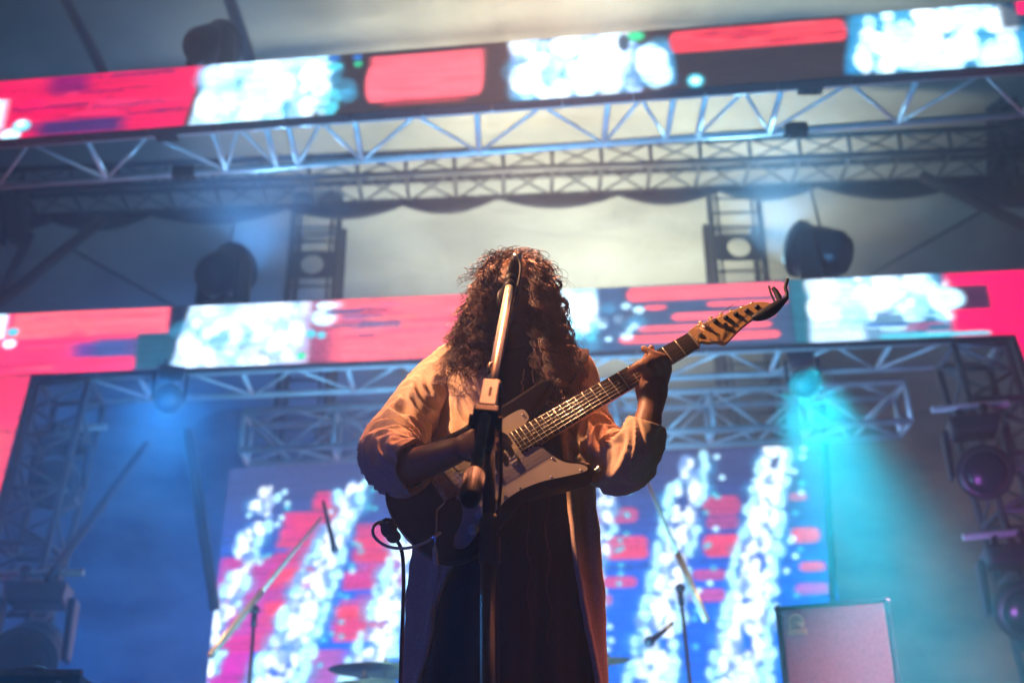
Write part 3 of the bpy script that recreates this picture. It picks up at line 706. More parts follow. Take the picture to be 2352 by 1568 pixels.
# ------------------------------------------------------------------ speaker cabinet, case, stands, cymbals
def cabinet():
    y = 6.4
    a, b = J(1786, 1396, y), J(2036, 1377, y); z1 = (a.z + b.z) / 2; a, b = JZ(1786, 1396, z1), JZ(2036, 1377, z1)
    t = thing('speaker_cabinet', Vector((a.x, a.y, z1 - 1.22)), 'tall bass speaker cabinet with beige arched badge, standing before the cyan beam', 'speaker cabinet')
    ax = (b - a).normalized(); W = (b - a).length; bk = Vector((0, 0, 1)).cross(ax).normalized(); H = 1.22
    rot = Matrix((ax, bk, Vector((0, 0, 1)))).transposed(); c = (a + b) / 2 - Vector((0, 0, H / 2))
    bevel(MB().box(c + bk * .21, (W + .03, .40, H + .03), rot).build('box', M['tolex'], t), .015, 3)
    bevel(MB().box(c + bk * .0, (W - .03, .03, H - .03), rot).build('grille', M['grille'], t), .008, 2)
    e = MB()
    for s0, s1 in (((-W / 2, H / 2), (W / 2, H / 2)), ((-W / 2, -H / 2), (W / 2, -H / 2)), ((-W / 2, -H / 2), (-W / 2, H / 2)), ((W / 2, -H / 2), (W / 2, H / 2))):
        e.tube([c + ax * s0[0] + Vector((0, 0, s0[1])) - bk * .01, c + ax * s1[0] + Vector((0, 0, s1[1])) - bk * .01], .007, 8)
    e.build('piping', M['plastic'], t, True)
    for sx in (-1, 1):
        for sz in (-1, 1):
            MB().ball(c + ax * sx * (W / 2) + Vector((0, 0, sz * H / 2)) + bk * .02, .022).build('corner_cap', M['chrome'], t, True)
    # badge: arched plate with rings and a line of lettering-like bars
    bc = c + ax * (-W / 2 + .085) + Vector((0, 0, H / 2 - .095)) - bk * .018
    fr = lambda x, y_, z: bc + ax * x + Vector((0, 0, y_)) - bk * z
    arch = [(-.04, -.015), (.04, -.015)] + [(.04 * math.cos(q), .015 + .04 * math.sin(q)) for q in np.linspace(0, math.pi, 14)]
    bd = MB().prism(arch, 0, .006, fr); bd.prism([(-.045, -.05), (.048, -.05), (.048, -.022), (-.045, -.022)], 0, .006, fr); bd = bd.build('badge', M['badge'], t)
    g = MB()
    for rr in (.030, .019, .009):
        pts = [fr(rr * math.cos(q), .012 + rr * math.sin(q), .008) for q in np.linspace(0, 2 * math.pi * .86, 20)]; g.tube(pts, .0028, 6)
    for k in range(5):
        g.tube([fr(-.034 + k * .016, -.045, .008), fr(-.034 + k * .016, -.030, .008)], .0022, 6); g.tube([fr(-.034 + k * .016, -.045, .008), fr(-.027 + k * .016, -.045, .008)], .0022, 6)
    g.build('emblem', M['tolex'], bd)
    bs = thing('riser', Vector((c.x, c.y + .4, 1.45)), 'black riser box under the tall bass speaker cabinet', 'riser')
    bevel(MB().box((c.x, c.y + .35, (1.45 + z1 - H) / 2), (1.3, 1.1, z1 - H - 1.45 - .02)).build('riser_box', M['tolex'], bs), .01)
    for sx in (-.6, .6): MB().box((c.x + sx, c.y - .21, (1.45 + z1 - H) / 2), (.03, .02, z1 - H - 1.5)).build('edge_trim', M['alu'], bs)
cabinet()

def flight_case():
    y = 5.4; a = J(186, 1541, y); z1 = a.z
    t = thing('amplifier_head', (a.x - .35, y, 1.45), 'black amplifier in the bottom left corner with worn tan edge trim', 'amplifier')
    hz = .55
    bevel(MB().box((a.x - .45, y + .2, z1 - hz / 2 - .01), (.90, .38, hz)).build('body', M['tolex'], t), .008)
    MB().box((a.x - .45, y - .002, z1 - .004), (.91, .03, .022)).build('edge_trim', M['tan'], t)
    MB().ball((a.x - .085, y - .01, z1 - .052), (.016, .01, .014)).build('knob', M['chrome'], t, True)
    pts = spline([J(40, 1548, y), J(45, 1538, y), J(75, 1532, y), J(100, 1536, y), J(115, 1547, y)], 6)
    MB().tube(pts, .009, 8).build('handle', M['tan'], t, True)
    MB().box((a.x - .45, y + .2, (z1 - hz + 1.45) / 2 - .01), (.85, .36, z1 - hz - 1.45)).build('speaker_box', M['tolex'], t)
flight_case()

def mic(mb_parent, tip, tail, r=.024):
    tip, tail = Vector(tip), Vector(tail); ax = (tip - tail); L = ax.length; ax.normalize()
    b = MB().lathe(tail, ax, [(0, .010), (.003, .0115), (L - .05, .019), (L - .042, .0225)], 18).build('mic_body', M['plastic'], mb_parent, True)
    MB().lathe(tail, ax, [(L - .042, .0225), (L - .040, r), (L - .02, r * 1.02), (L - .006, r * .85), (L, r * .3)], 18).build('mic_grille', M['steel'], b, True)
def boom_stand(label, base_px, top_px, y, boom0, boom1, tail=None, miclen=None, m=None, mr=None):
    """base: lower point of the upright, top: clutch; boom0: counter end, boom1: mic end (px,px,y)"""
    m = m or M['tan']
    top_ = J(*top_px, y); t = thing('microphone_stand', Vector((top_.x, top_.y, 1.45)), label, 'microphone stand')
    foot = Vector((top_.x + (J(*base_px, y).x - top_.x) * 1.6, top_.y, 1.45))
    MB().tube([foot + Vector((0, 0, .1)), top_], .011, 10).build('upright', M['steel'], t, True)
    for k in range(3):
        a = R_(90 + 120 * k); MB().tube([foot + Vector((0, 0, .16)), foot + Vector((.3 * math.cos(a), .3 * math.sin(a), .012))], .009, 8).build('leg', M['steel'], t, True)
    c = MB().ball(top_, .03); c.tube([top_ - Vector((0, 0, .1)), top_], .018, 10); c.build('clutch', M['plastic'], t, True)
    a, b = J(*boom0[:2], boom0[2]), J(*boom1[:2], boom1[2])
    bm = MB(); q = lerp(a, b, .42); bm.tube([a, q], .021, 12); bm.tube([q, b], [.014, .010], 10); bm.build('boom', m, t, True)
    if miclen:
        (mx0, my0), (mx1, my1) = miclen; mic(t, J(mx1, my1, boom1[2] - .03), J(mx0, my0, boom1[2]))
    return t
M['boomtan'] = mat('brass_tinted_tube', (.85, .68, .42), .35, .4, .1, 20)
o = boom_stand('boom stand with a microphone pointing down over the drums, left of the singer', (575, 1568), (585, 1400), 7.6, (484, 1504, 7.3), (738, 1188, 8.2), None, ((742, 1150), (770, 1268)), M['boomtan'])
o = boom_stand('boom stand with a small side microphone, right of the singer', (1600, 1640), (1562, 1350), 7.4, (1622, 1425, 7.1), (1480, 1090, 7.7), None, None, M['boomtan'])
t = o
b = MB().tube([J(1545, 1430, 7.3), J(1500, 1468, 7.25)], .012, 8).build('mic_arm', M['boomtan'], t, True); mic(t, J(1484, 1478, 7.2), J(1530, 1445, 7.25), .028)
def cymbal(label, px, y, rad, tilt):
    c = J(*px, y); t = thing('cymbal', Vector((c.x, c.y, 1.45)), label, 'cymbal', 'drum kit cymbals')
    ax = Vector((tilt, -.05, 1)).normalized()
    MB().lathe(c, ax, [(-.022, rad), (-.021, rad + .001), (-.008, rad * .6), (.0, rad * .22), (.022, rad * .14), (.026, .01), (.024, .008), (-.002, rad * .2), (-.011, rad * .58)], 40).build('plate', M['brass'], t, True)
    MB().tube([(c.x, c.y, 1.5), c + Vector((0, 0, .05))], .010, 8).build('stand_tube', M['chrome'], t, True)
    MB().lathe(c + ax * .026, ax, [(0, .02), (.012, .02), (.02, .008), (.04, .008)], 12).build('wing_nut', M['boomtan'], t, True)
    for k in range(3):
        a = R_(90 + 120 * k); MB().tube([(c.x, c.y, 1.75), (c.x + .28 * math.cos(a), c.y + .28 * math.sin(a), 1.462)], .009, 8).build('leg', M['chrome'], t, True)
cymbal('large cymbal at the bottom just left of the singer', (885, 1532), 8.2, .36, .02)
cymbal('dark small cymbal behind the singer\'s coat at the bottom right', (1392, 1512), 8.0, .15, -.1)
cymbal('small hi-hat cymbal half hidden behind the bottom of the large one', (838, 1562), 7.9, .2, -.05)

# ------------------------------------------------------------------ the singer
def apply_mods(o):
    dg = bpy.context.evaluated_depsgraph_get(); ev = o.evaluated_get(dg)
    me = bpy.data.meshes.new_from_object(ev); old = o.data
    o.modifiers.clear(); o.data = me; me.shade_smooth()
    if not me.materials: me.materials.append(old.materials[0])
    return o
YS = 2.80
sing = thing('person', (J(1165, 1400, YS).x, YS, 1.45), 'curly haired person in an open camel coat singing and playing the guitar', 'person')
HC = J(1180, 700, 2.74)                      # head centre
# --- body: one continuous surface from overlapping tapered tubes, remeshed
b = MB()
def limb(pts, rad, n=14):
    P = spline([J(*p) if not isinstance(p, Vector) else p for p in pts], 5)
    rr = np.interp(np.linspace(0, len(rad) - 1, len(P)), range(len(rad)), rad)
    b.tube(P, list(rr), n); b.ball(P[0], rr[0] * .99, nu=14, nv=8); b.ball(P[-1], rr[-1] * .99, nu=14, nv=8)
cx = J(1165, 1000, YS).x
# torso and neck
tor = [(.92, .13, .10), (1.02, .155, .115), (1.12, .15, .105), (1.22, .14, .10), (1.33, .155, .105), (1.42, .15, .10), (1.47, .09, .07)]
vs = []; n = 24
for z, a, d in tor:
    for k in range(n):
        q = 2 * math.pi * k / n; vs.append((cx + a * math.sin(q), YS + .03 - d * math.cos(q), 1.45 + z - .06))
fs = [(i * n + k, i * n + (k + 1) % n, (i + 1) * n + (k + 1) % n, (i + 1) * n + k) for i in range(len(tor) - 1) for k in range(n)] + [tuple(range(n))[::-1], tuple((len(tor) - 1) * n + k for k in range(n))]
b.add(vs, fs)
limb([Vector((cx, YS + .03, 2.80)), Vector((HC.x, YS, HC.z - .08)), Vector((HC.x, YS - .01, HC.z))], [.062, .055, .055])
# head: shaped ball with brow, cheeks, nose, mouth, chin; tipped back a little
HR = Matrix.Rotation(R_(8), 3, 'X') @ Matrix.Rotation(R_(4), 3, 'Y')
hv_, hf_ = [], []; NU, NV = 40, 30
for i in range(NV + 1):
    th = math.pi * i / NV
    for k in range(NU):
        ph = 2 * math.pi * k / NU
        x = math.sin(th) * math.sin(ph); y = -math.sin(th) * math.cos(ph); z = math.cos(th)
        X, Y, Z = x * .077, y * .095, z * .118
        if Z < 0:                       # jaw narrows
            t_ = -Z / .118; X *= 1 - .32 * t_ ** 1.4; Y *= (1 - .10 * t_) if y < 0 else (1 - .45 * t_)
        if y < 0:
            g = lambda ax, az, wx, wz: math.exp(-((X - ax) / wx) ** 2 - ((Z - az) / wz) ** 2)
            Y -= .024 * g(0, -.022, .010, .014) + .014 * g(0, .002, .008, .022) + .006 * g(0, .035, .05, .010)
            Y += .012 * (g(.031, .012, .015, .010) + g(-.031, .012, .015, .010))
            Y -= .005 * (g(.042, -.018, .018, .016) + g(-.042, -.018, .018, .016))
            Y -= .008 * g(0, -.050, .022, .005) + .006 * g(0, -.070, .02, .006) - .014 * g(0, -.060, .018, .005)
            Y -= .010 * g(0, -.098, .022, .014)
        hv_.append(HC + HR @ Vector((X, Y, Z)))
hf_ = [(i * NU + k, (i + 1) * NU + k, (i + 1) * NU + (k + 1) % NU, i * NU + (k + 1) % NU) for i in range(NV) for k in range(NU)]
b.add(hv_, hf_)
for s_ in (-1, 1): b.ball(HC + HR @ Vector((s_ * .078, .004, -.004)), (.010, .020, .032), HR)
# legs under the coat
for s_ in (-1, 1):
    limb([Vector((cx + s_ * .09, YS + .03, 2.32)), Vector((cx + s_ * .11, YS + .02, 1.94)), Vector((cx + s_ * .12, YS + .05, 1.53))], [.09, .062, .042])
    b.ball((cx + s_ * .125, YS - .03, 1.50), (.045, .12, .045))
# strumming arm (left in the picture)
ARM_L = [(1050, 850, 2.84), (984, 908, 2.80), (931, 978, 2.74), (898, 1042, 2.66), (935, 1070, 2.57), (1000, 1052, 2.50), (1048, 1034, 2.47)]
limb(ARM_L, [.050, .046, .042, .042, .040, .033, .028])
# palm lies over the strings, fingers curl in towards them
b.ball(J(1085, 1026, 2.455), (.040, .016, .034), Matrix.Rotation(R_(12), 3, 'Y'))
def finger(pts, r0=.0095, r1=.0065):
    P = spline([J(*p) for p in pts], 5); m_ = len(P)
    rr = [lerp(r0, r1, k / (m_ - 1)) for k in range(m_)]
    for j in range(1, len(pts) - 1): rr[j * 5] *= 1.12
    b.tube(P, rr, 10); b.ball(P[-1], r1 * 1.02, nu=10, nv=6); b.ball(P[0], r0, nu=10, nv=6)
finger([(1108, 1002, 2.452), (1138, 996, 2.435), (1160, 1004, 2.45), (1172, 1018, 2.485)])
finger([(1114, 1016, 2.448), (1146, 1016, 2.43), (1168, 1028, 2.455), (1176, 1044, 2.49)])
finger([(1112, 1032, 2.448), (1142, 1038, 2.43), (1160, 1052, 2.455), (1164, 1066, 2.49)])
finger([(1104, 1046, 2.452), (1130, 1056, 2.44), (1144, 1070, 2.46), (1147, 1082, 2.49)], .0085, .006)
finger([(1072, 1004, 2.46), (1100, 988, 2.45), (1130, 990, 2.47), (1158, 1004, 2.488)], .0115, .008)
# fretting arm (right in the picture)
ARM_R = [(1318, 850, 2.84), (1338, 940, 2.82), (1378, 1025, 2.76), (1425, 1068, 2.68), (1462, 1040, 2.62), (1482, 990, 2.595), (1492, 945, 2.59)]
limb(ARM_R, [.050, .046, .042, .042, .042, .034, .028])
b.ball(J(1500, 895, 2.60), (.034, .019, .050), Matrix.Rotation(R_(4), 3, 'Y'))
limb([(1492, 945, 2.59), (1498, 915, 2.60), (1500, 885, 2.60)], [.028, .031, .030])
finger([(1526, 878, 2.60), (1534, 846, 2.575), (1526, 822, 2.548), (1500, 812, 2.548), (1478, 800, 2.552)], .0105, .0075)
finger([(1512, 870, 2.60), (1517, 846, 2.568), (1504, 828, 2.546), (1484, 826, 2.548), (1468, 838, 2.565)], .0105, .0075)
finger([(1496, 872, 2.60), (1498, 852, 2.566), (1484, 838, 2.545), (1464, 838, 2.550), (1446, 850, 2.566)], .010, .007)
finger([(1480, 878, 2.60), (1480, 858, 2.570), (1470, 848, 2.553), (1456, 850, 2.558), (1446, 858, 2.568)], .0085, .006)
finger([(1476, 915, 2.61), (1468, 880, 2.645), (1474, 846, 2.655), (1490, 815, 2.645), (1496, 800, 2.635)], .013, .009)
body = b.build('body', M['skin'], sing)
rm = body.modifiers.new('r', 'REMESH'); rm.mode = 'VOXEL'; rm.voxel_size = .0042
sm = body.modifiers.new('s', 'SMOOTH'); sm.factor = .5; sm.iterations = 3
apply_mods(body)
e = MB()
for s_ in (-1, 1): e.ball(HC + HR @ Vector((s_ * .031, -.082, .012)), .012)
e.build('eyes', M['lens'], sing, True)

# --- clothing
def rows_fn(rows):
    Y_ = [r[0] for r in rows]
    def at(py):
        return [float(np.interp(py, Y_, [r[k] for r in rows])) for k in range(1, len(rows[0]))]
    return at
# rows: image y, left px, right px, depth half-width
coat_rows = rows_fn([(760, 1090, 1250, .07), (785, 1060, 1290, .085), (808, 1020, 1330, .10), (835, 995, 1345, .115), (880, 988, 1348, .125), (950, 990, 1350, .13),
                     (1050, 985, 1356, .135), (1150, 972, 1366, .145), (1250, 962, 1374, .155), (1350, 955, 1380, .165), (1450, 945, 1386, .175), (1568, 928, 1392, .19), (1850, 895, 1410, .22)])
def ring_pt(py, phi, grow=0.0, fold=1.0, sd=0.0):
    l, r_, d = coat_rows(py)
    yc = YS + .03; A_, B_ = J(l, py, yc), J(r_, py, yc); c = (A_ + B_) / 2; a = (B_ - A_).length / 2 + grow
    k = np.clip((py - 860) / 500, 0, 1) * fold
    f = k * (.013 * math.sin(phi * 7 + 1.3 * math.sin(py * .004) + sd) + .008 * math.sin(phi * 13 + 2.1 + py * .003) + .006 * math.sin(phi * 23 + sd))
    f += .004 * noise.noise(Vector((phi * 3, py * .02, sd)))
    return c + Vector(((a + f) * math.sin(phi), -(d + grow + f) * math.cos(phi), 0)), c
def shell(name, m, p0, p1, y0, y1, nphi, ny, grow, th, fold=1.0, sd=0.0):
    vs = []
    for j in range(ny + 1):
        py = lerp(y0, y1, j / ny); a, c_ = p0(py), p1(py)
        for i in range(nphi + 1):
            vs.append(ring_pt(py, lerp(a, c_, i / nphi), grow, fold, sd)[0])
    fs = [(j * (nphi + 1) + i, (j + 1) * (nphi + 1) + i, (j + 1) * (nphi + 1) + i + 1, j * (nphi + 1) + i + 1) for j in range(ny) for i in range(nphi)]
    o = MB().add(vs, fs).build(name, m, sing, True)
    so = o.modifiers.new('t', 'SOLIDIFY'); so.thickness = th; so.offset = -1
    return o
opL = lambda py: float(np.interp(py, [760, 860, 1000, 1250, 1568, 1850], [-.30, -.16, -.22, -.55, -.95, -1.05]))
opR = lambda py: float(np.interp(py, [760, 860, 960, 1150, 1350, 1568, 1850], [.30, .45, .66, .80, .90, 1.00, 1.05]))
coat = shell('coat', M['wool'], opR, lambda py: 2 * math.pi + opL(py), 762, 1850, 150, 190, 0, .007)
dress = shell('dress', M['dress'], lambda py: -1.5, lambda py: 1.5, 795, 1880, 90, 130, -.022, .003, .6, 2.0)
# coat front edges rolled over, and lapels lying on the chest
for side, fn, nm in ((1, opR, 'coat_edge'), (-1, opL, 'coat_edge')):
    pts = [ring_pt(py, fn(py), .001)[0] for py in np.linspace(790, 1850, 60)]
    MB().tube(pts, .0075, 10).build(nm, M['wool'], coat, True)
def lapel(fn, sgn):
    vs = []; n_ = 26; mm = 8
    for j in range(n_ + 1):
        py = lerp(775, 1010, j / n_); wd = .34 * math.sin(math.pi * min(1, (j / n_) * .62 + .30)) ** 1.2 * (1 - .75 * (j / n_) ** 3)
        for i in range(mm + 1):
            q = i / mm; p, c = ring_pt(py, fn(py) + sgn * wd * q, .010 + .012 * math.sin(math.pi * q) - .004 * q)
            vs.append(p)
    fs = [(j * (mm + 1) + i, (j + 1) * (mm + 1) + i, (j + 1) * (mm + 1) + i + 1, j * (mm + 1) + i + 1) for j in range(n_) for i in range(mm)]
    o = MB().add(vs, fs).build('lapel', M['wool'], coat, True); o.modifiers.new('t', 'SOLIDIFY').thickness = .006
lapel(opL, -1); lapel(opR, 1)
# sleeves: lofted tubes with creases gathered at the elbow
def sleeve(path, rad, crease, sd, cuff_flare=1.05):
    P = spline([J(*p) for p in path], 26); m_ = len(P); n_ = 72
    rr = np.interp(np.linspace(0, len(rad) - 1, m_), range(len(rad)), rad)
    cr = np.interp(np.linspace(0, len(crease) - 1, m_), range(len(crease)), crease)
    vs = []; t0 = (P[1] - P[0]).normalized(); u = Vector((0, 1, 0)); u = (u - t0 * u.dot(t0)).normalized(); s_ = 0
    for i, p in enumerate(P):
        t = (P[min(i + 1, m_ - 1)] - P[max(i - 1, 0)]).normalized(); u = (u - t * u.dot(t)).normalized(); v = t.cross(u)
        if i: s_ += (P[i] - P[i - 1]).length
        for k in range(n_):
            a = 2 * math.pi * k / n_
            nx = Vector((math.cos(a) * 1.5, math.sin(a) * 1.5, 0))
            skew = s_ + .030 * math.sin(a * 2 + sd) + .018 * math.sin(a * 3 + 2 * sd)
            w1 = noise.noise(Vector((nx.x * .7, nx.y * .7, skew * 26 + sd * 9)))
            w2 = noise.noise(Vector((nx.x, nx.y, skew * 55 + sd * 5)))
            rdg = 1 - abs(w1) * 2.4
            d = cr[i] * (.016 * rdg + .006 * w2) - cr[i] * .006
            vs.append(p + (u * math.cos(a) + v * math.sin(a)) * (rr[i] + d))
    # cuff turned inside
    last = len(P) - 1
    for q in (.88, .80):
        for k in range(n_):
            vs.append(P[last - int((1 - q) * 40)] + (Vector(vs[last * n_ + k]) - P[last]) * q)
    M2 = m_ + 2
    fs = [(i * n_ + k, i * n_ + (k + 1) % n_, (i + 1) * n_ + (k + 1) % n_, (i + 1) * n_ + k) for i in range(M2 - 1) for k in range(n_)]
    return MB().add(vs, fs).build('sleeve', M['wool'], coat, True)
sleeve([(1085, 838, 2.85), (1048, 850, 2.84), (984, 908, 2.80), (931, 978, 2.74), (896, 1040, 2.66), (918, 1070, 2.58), (955, 1070, 2.545)],
       [.055, .068, .063, .060, .065, .062, .055], [.1, .25, .6, .85, .95, .7, .4], .7)
sleeve([(1285, 842, 2.86), (1308, 862, 2.84), (1325, 935, 2.82), (1360, 1012, 2.77), (1418, 1064, 2.68), (1462, 1036, 2.62), (1486, 968, 2.595)],
       [.055, .068, .064, .060, .066, .056, .040], [.1, .25, .5, .8, .8, .6, .3], 2.9)
# thin dark red beaded strings hanging down the front of the dress
for i, (x0, y0, y1) in enumerate(((1212, 1150, 1440), (1256, 1140, 1480), (1228, 800, 900), (1205, 850, 960))):
    g = MB(); 
    for k in range(int((y1 - y0) / 5)):
        py = y0 + k * 5; px = x0 + 5 * math.sin(k * .25 + i) + (py - y0) * .02
        g.ball(J(px + rnd.uniform(-2, 2), py, YS - .165 - (py - 900) * .00006), .0022, nu=6, nv=4)
    g.build('bead_string', M['bead'], dress, True)
g = MB(); g.tube(spline([J(1228, 800, 2.66), J(1240, 835, 2.65), J(1262, 870, 2.64), J(1270, 905, 2.64)], 6), .004, 8); g.build('pendant_cord', M['bead'], dress, True)
for p in ((1250, 889), (1286, 898), (1293, 912)): MB().ball(J(p[0], p[1], 2.635), .006).build('stud', M['chrome'], dress, True)

# --- hair: curly strands from the scalp, falling around the face to the chest
class Strands:
    def __init__(s): s.v = []; s.f = []; s.n = 0
    def add(s, P, r):
        m_ = len(P); P = np.asarray(P); T = np.gradient(P, axis=0); T /= np.linalg.norm(T, axis=1)[:, None] + 1e-9
        U = np.cross(T, [0.3, .9, .2]); U /= np.linalg.norm(U, axis=1)[:, None] + 1e-9; V = np.cross(T, U)
        rr = r * np.linspace(1, .45, m_)[:, None]
        ring = [P + (U * math.cos(a) + V * math.sin(a)) * rr for a in (0, 2.094, 4.189)]
        s.v.append(np.stack(ring, 1).reshape(-1, 3)); i = np.arange(m_ - 1)[:, None] * 3 + s.n; k = np.arange(3)[None, :]
        s.f.append(np.stack([i + k, i + (k + 1) % 3, i + 3 + (k + 1) % 3, i + 3 + k], -1).reshape(-1, 4)); s.n += m_ * 3
    def build(s, name, m, parent):
        V = np.concatenate(s.v) - np.array(origin(parent)); Fa = np.concatenate(s.f); me = bpy.data.meshes.new(name); nf = len(Fa)
        me.vertices.add(len(V)); me.vertices.foreach_set('co', V.astype(np.float32).ravel()); me.loops.add(nf * 4); me.loops.foreach_set('vertex_index', Fa.astype(np.int32).ravel())
        me.polygons.add(nf); me.polygons.foreach_set('loop_start', (np.arange(nf) * 4).astype(np.int32)); me.polygons.foreach_set('loop_total', np.full(nf, 4, np.int32))
        me.update(); me.validate(); me.shade_smooth(); me.materials.append(m)
        o = bpy.data.objects.new(name, me); col.objects.link(o); o.parent = parent; ORG[o.name] = origin(parent); return o
hs = Strands(); hr = np.random.RandomState(5)
H = np.array(HC)
# envelope half width by height below head centre (metres) and forward shift
envz = [.16, .10, .03, -.05, -.13, -.20, -.27, -.34]; envL = [.045, .086, .102, .120, .148, .165, .158, .12]; envR = [.045, .082, .096, .110, .132, .152, .170, .160]
SCX = .080; SCY = .100; SCZ = .124
def strand(phi, el, zend, spread, r, curl, seed_, front=1.0):
    rs = np.random.RandomState(seed_)
    root = H + np.array([SCX * math.cos(el) * math.sin(phi), -SCY * math.cos(el) * math.cos(phi) + .012, SCZ * math.sin(el) + .004])
    z0 = root[2] - H[2]; m_ = int(26 + (z0 - zend) * 130); t_ = np.linspace(0, 1, m_)
    lift = .022 * math.cos(el) + .012
    z = z0 + lift * np.sin(np.pi * np.clip(t_ * 3.2, 0, 1)) * .8 + (zend - z0) * t_ ** 1.25
    W = np.where(np.sin(phi) < 0, np.interp(-z, [-q for q in envz], envL), np.interp(-z, [-q for q in envz], envR))
    out = smooth01(t_ * 3.0)
    x = (root[0] - H[0]) * (1 - out) + out * W * math.sin(phi) * spread
    dep = np.interp(-z, [-.16, 0, .13, .3], [.10, .125, .14, .15])
    yv = (root[1] - H[1]) * (1 - out) + out * (-dep * math.cos(phi) * spread * front + .0)
    a0 = rs.uniform(0, 6.28); fr = rs.uniform(15, 24); L = (z0 - zend) * 1.0
    amp = curl * smooth01(t_ * 4) * (.7 + .5 * t_); ph_ = a0 + 2 * np.pi * fr * t_ * L / 1.0
    wob = .012 * np.sin(t_ * 6 + a0) * out
    P = np.stack([H[0] + x + amp * np.cos(ph_) + wob, H[1] + yv + amp * np.sin(ph_) + wob * .6, H[2] + z + amp * .35 * np.sin(ph_ * 1.0 + 1)], 1)
    hs.add(P, r)
for i in range(400):
    phi = hr.uniform(-math.pi, math.pi); el = math.asin(hr.uniform(-.05, .995))
    if abs(phi) < .62 and el < 1.0:       # fringe is combed to the sides of the face
        phi = math.copysign(hr.uniform(.62, 1.15), phi if hr.rand() < .9 else -phi)
    if el > 1.0 and abs(phi) < .8: phi = math.copysign(hr.uniform(.6, 2.2), phi)
    zend = -hr.uniform(.13, .235) if phi < 0 else -hr.uniform(.16, .30)
    if hr.rand() < .2: zend = -hr.uniform(.03, .15)
    sp_ = hr.uniform(.62, .98) if hr.rand() < .9 else hr.uniform(.98, 1.10)
    cu, sdk = hr.uniform(.007, .0135), int(hr.randint(1e6))
    for k in range(10):
        strand(phi + hr.normal(0, .04), min(1.5, el + hr.normal(0, .04)), zend + hr.normal(0, .010), sp_ + hr.normal(0, .018), hr.uniform(.0008, .0015), cu * hr.uniform(.7, 1.2), sdk)
for i in range(350):
    phi = hr.uniform(-math.pi, math.pi); el = math.asin(hr.uniform(-.05, .9))
    if abs(phi) < .6: phi += math.copysign(.6, phi)
    strand(phi, el, -hr.uniform(.06, .26 if phi > 0 else .22), hr.uniform(.8, 1.12), hr.uniform(.0004, .0007), hr.uniform(.008, .015), int(hr.randint(1e6)))
# frizz at the crown and loose wisps
for i in range(200):
    phi = hr.uniform(-math.pi, math.pi); el = hr.uniform(.5, 1.5)
    root = H + np.array([SCX * math.cos(el) * math.sin(phi), -SCY * math.cos(el) * math.cos(phi), SCZ * math.sin(el)])
    d = np.array([math.sin(phi) * math.cos(el) + hr.uniform(-.5, .5), -math.cos(phi) * math.cos(el) * .6, math.sin(el) * .8]); d /= np.linalg.norm(d)
    L = hr.uniform(.015, .040); t_ = np.linspace(0, 1, 22); a0 = hr.uniform(0, 6)
    P = root + d * (L * np.sin(t_ * 2.2))[:, None] + np.stack([.010 * np.cos(a0 + t_ * 16), .010 * np.sin(a0 + t_ * 16), -.04 * t_ ** 2], 1) + np.array([math.sin(phi) * .05, 0, 0]) * (t_ ** 2)[:, None]
    hs.add(P, hr.uniform(.0006, .0012))
hair = hs.build('hair', M['hair'], sing)
cap = MB(); cap.ball(HC + Vector((0, .022, .012)), (.080, .088, .120))
cap.ball(HC + Vector((-.075, .04, -.06)), (.045, .06, .12)); cap.ball(HC + Vector((.075, .04, -.07)), (.045, .06, .13)); cap.ball(HC + Vector((0, .075, -.08)), (.10, .05, .17))
cap.build('hair_mass', M['hair'], hair, True)

# ------------------------------------------------------------------ electric guitar, held in front of the coat
G0p, G1p = (1024, 1114), (1592, 783)
def glen(y): return (J(*G1p, y) - J(*G0p, y)).length
yg = 2.6
for _ in range(30): yg *= .648 / glen(yg)
print('guitar depth', yg)
GB, GN = J(*G0p, yg), J(*G1p, yg); gx = (GN - GB).normalized()
gz = Vector((0, -1, .04)); gz = (gz - gx * gz.dot(gx)).normalized(); gy = gz.cross(gx)
G = lambda x, y, z=0.0: GB + gx * x + gy * y + gz * z
gt = thing('electric_guitar', GB, 'dark sunburst electric guitar with a pale pickguard and maple headstock, held by the singer', 'guitar')
def closed(pts, n=6):
    m_ = len(pts); out = []
    for i in range(m_):
        a, b_, c, d = [Vector((*pts[(i + k) % m_], 0)) for k in (-1, 0, 1, 2)]
        for k in range(n):
            t = k / n; q = .5 * ((2 * b_) + (c - a) * t + (2 * a - 5 * b_ + 4 * c - d) * t * t + (3 * b_ - a - 3 * c + d) * t ** 3); out.append((q.x, q.y))
    return out
bo = closed([(-.132, .005), (-.124, .045), (-.10, .08), (-.05, .102), (.0, .106), (.05, .103), (.10, .099), (.15, .104), (.20, .098), (.25, .100), (.30, .102), (.325, .096), (.326, .082),
             (.30, .066), (.262, .050), (.232, .034), (.226, -.030), (.232, -.055), (.248, -.082), (.270, -.105), (.290, -.122), (.286, -.142), (.262, -.150), (.215, -.138), (.16, -.122), (.11, -.120),
             (.06, -.134), (.0, -.158), (-.05, -.160), (-.10, -.128), (-.126, -.06)])
gb = MB().prism(bo, -.045, 0, G).build('body', M['burst'], gt); bevel(gb, .010, 4); auto_smooth(gb, 50)
pg = closed([(.225, .032), (.235, .040), (.232, .062), (.20, .066), (.15, .062), (.08, .058), (.03, .056), (.006, .048), (.0, .02), (.002, -.02), (.006, -.055), (-.010, -.085), (-.045, -.112), (-.055, -.130), (-.035, -.142),
             (.005, -.128), (.05, -.110), (.11, -.096), (.17, -.102), (.23, -.122), (.268, -.134), (.277, -.128), (.268, -.114), (.244, -.094), (.228, -.064), (.218, -.034), (.20, -.026), (.205, 0), (.205, .024)], 5)
MB().prism(pg, 0.0012, .0036, G).build('pickguard', M['guard'], gt)
sc = MB()
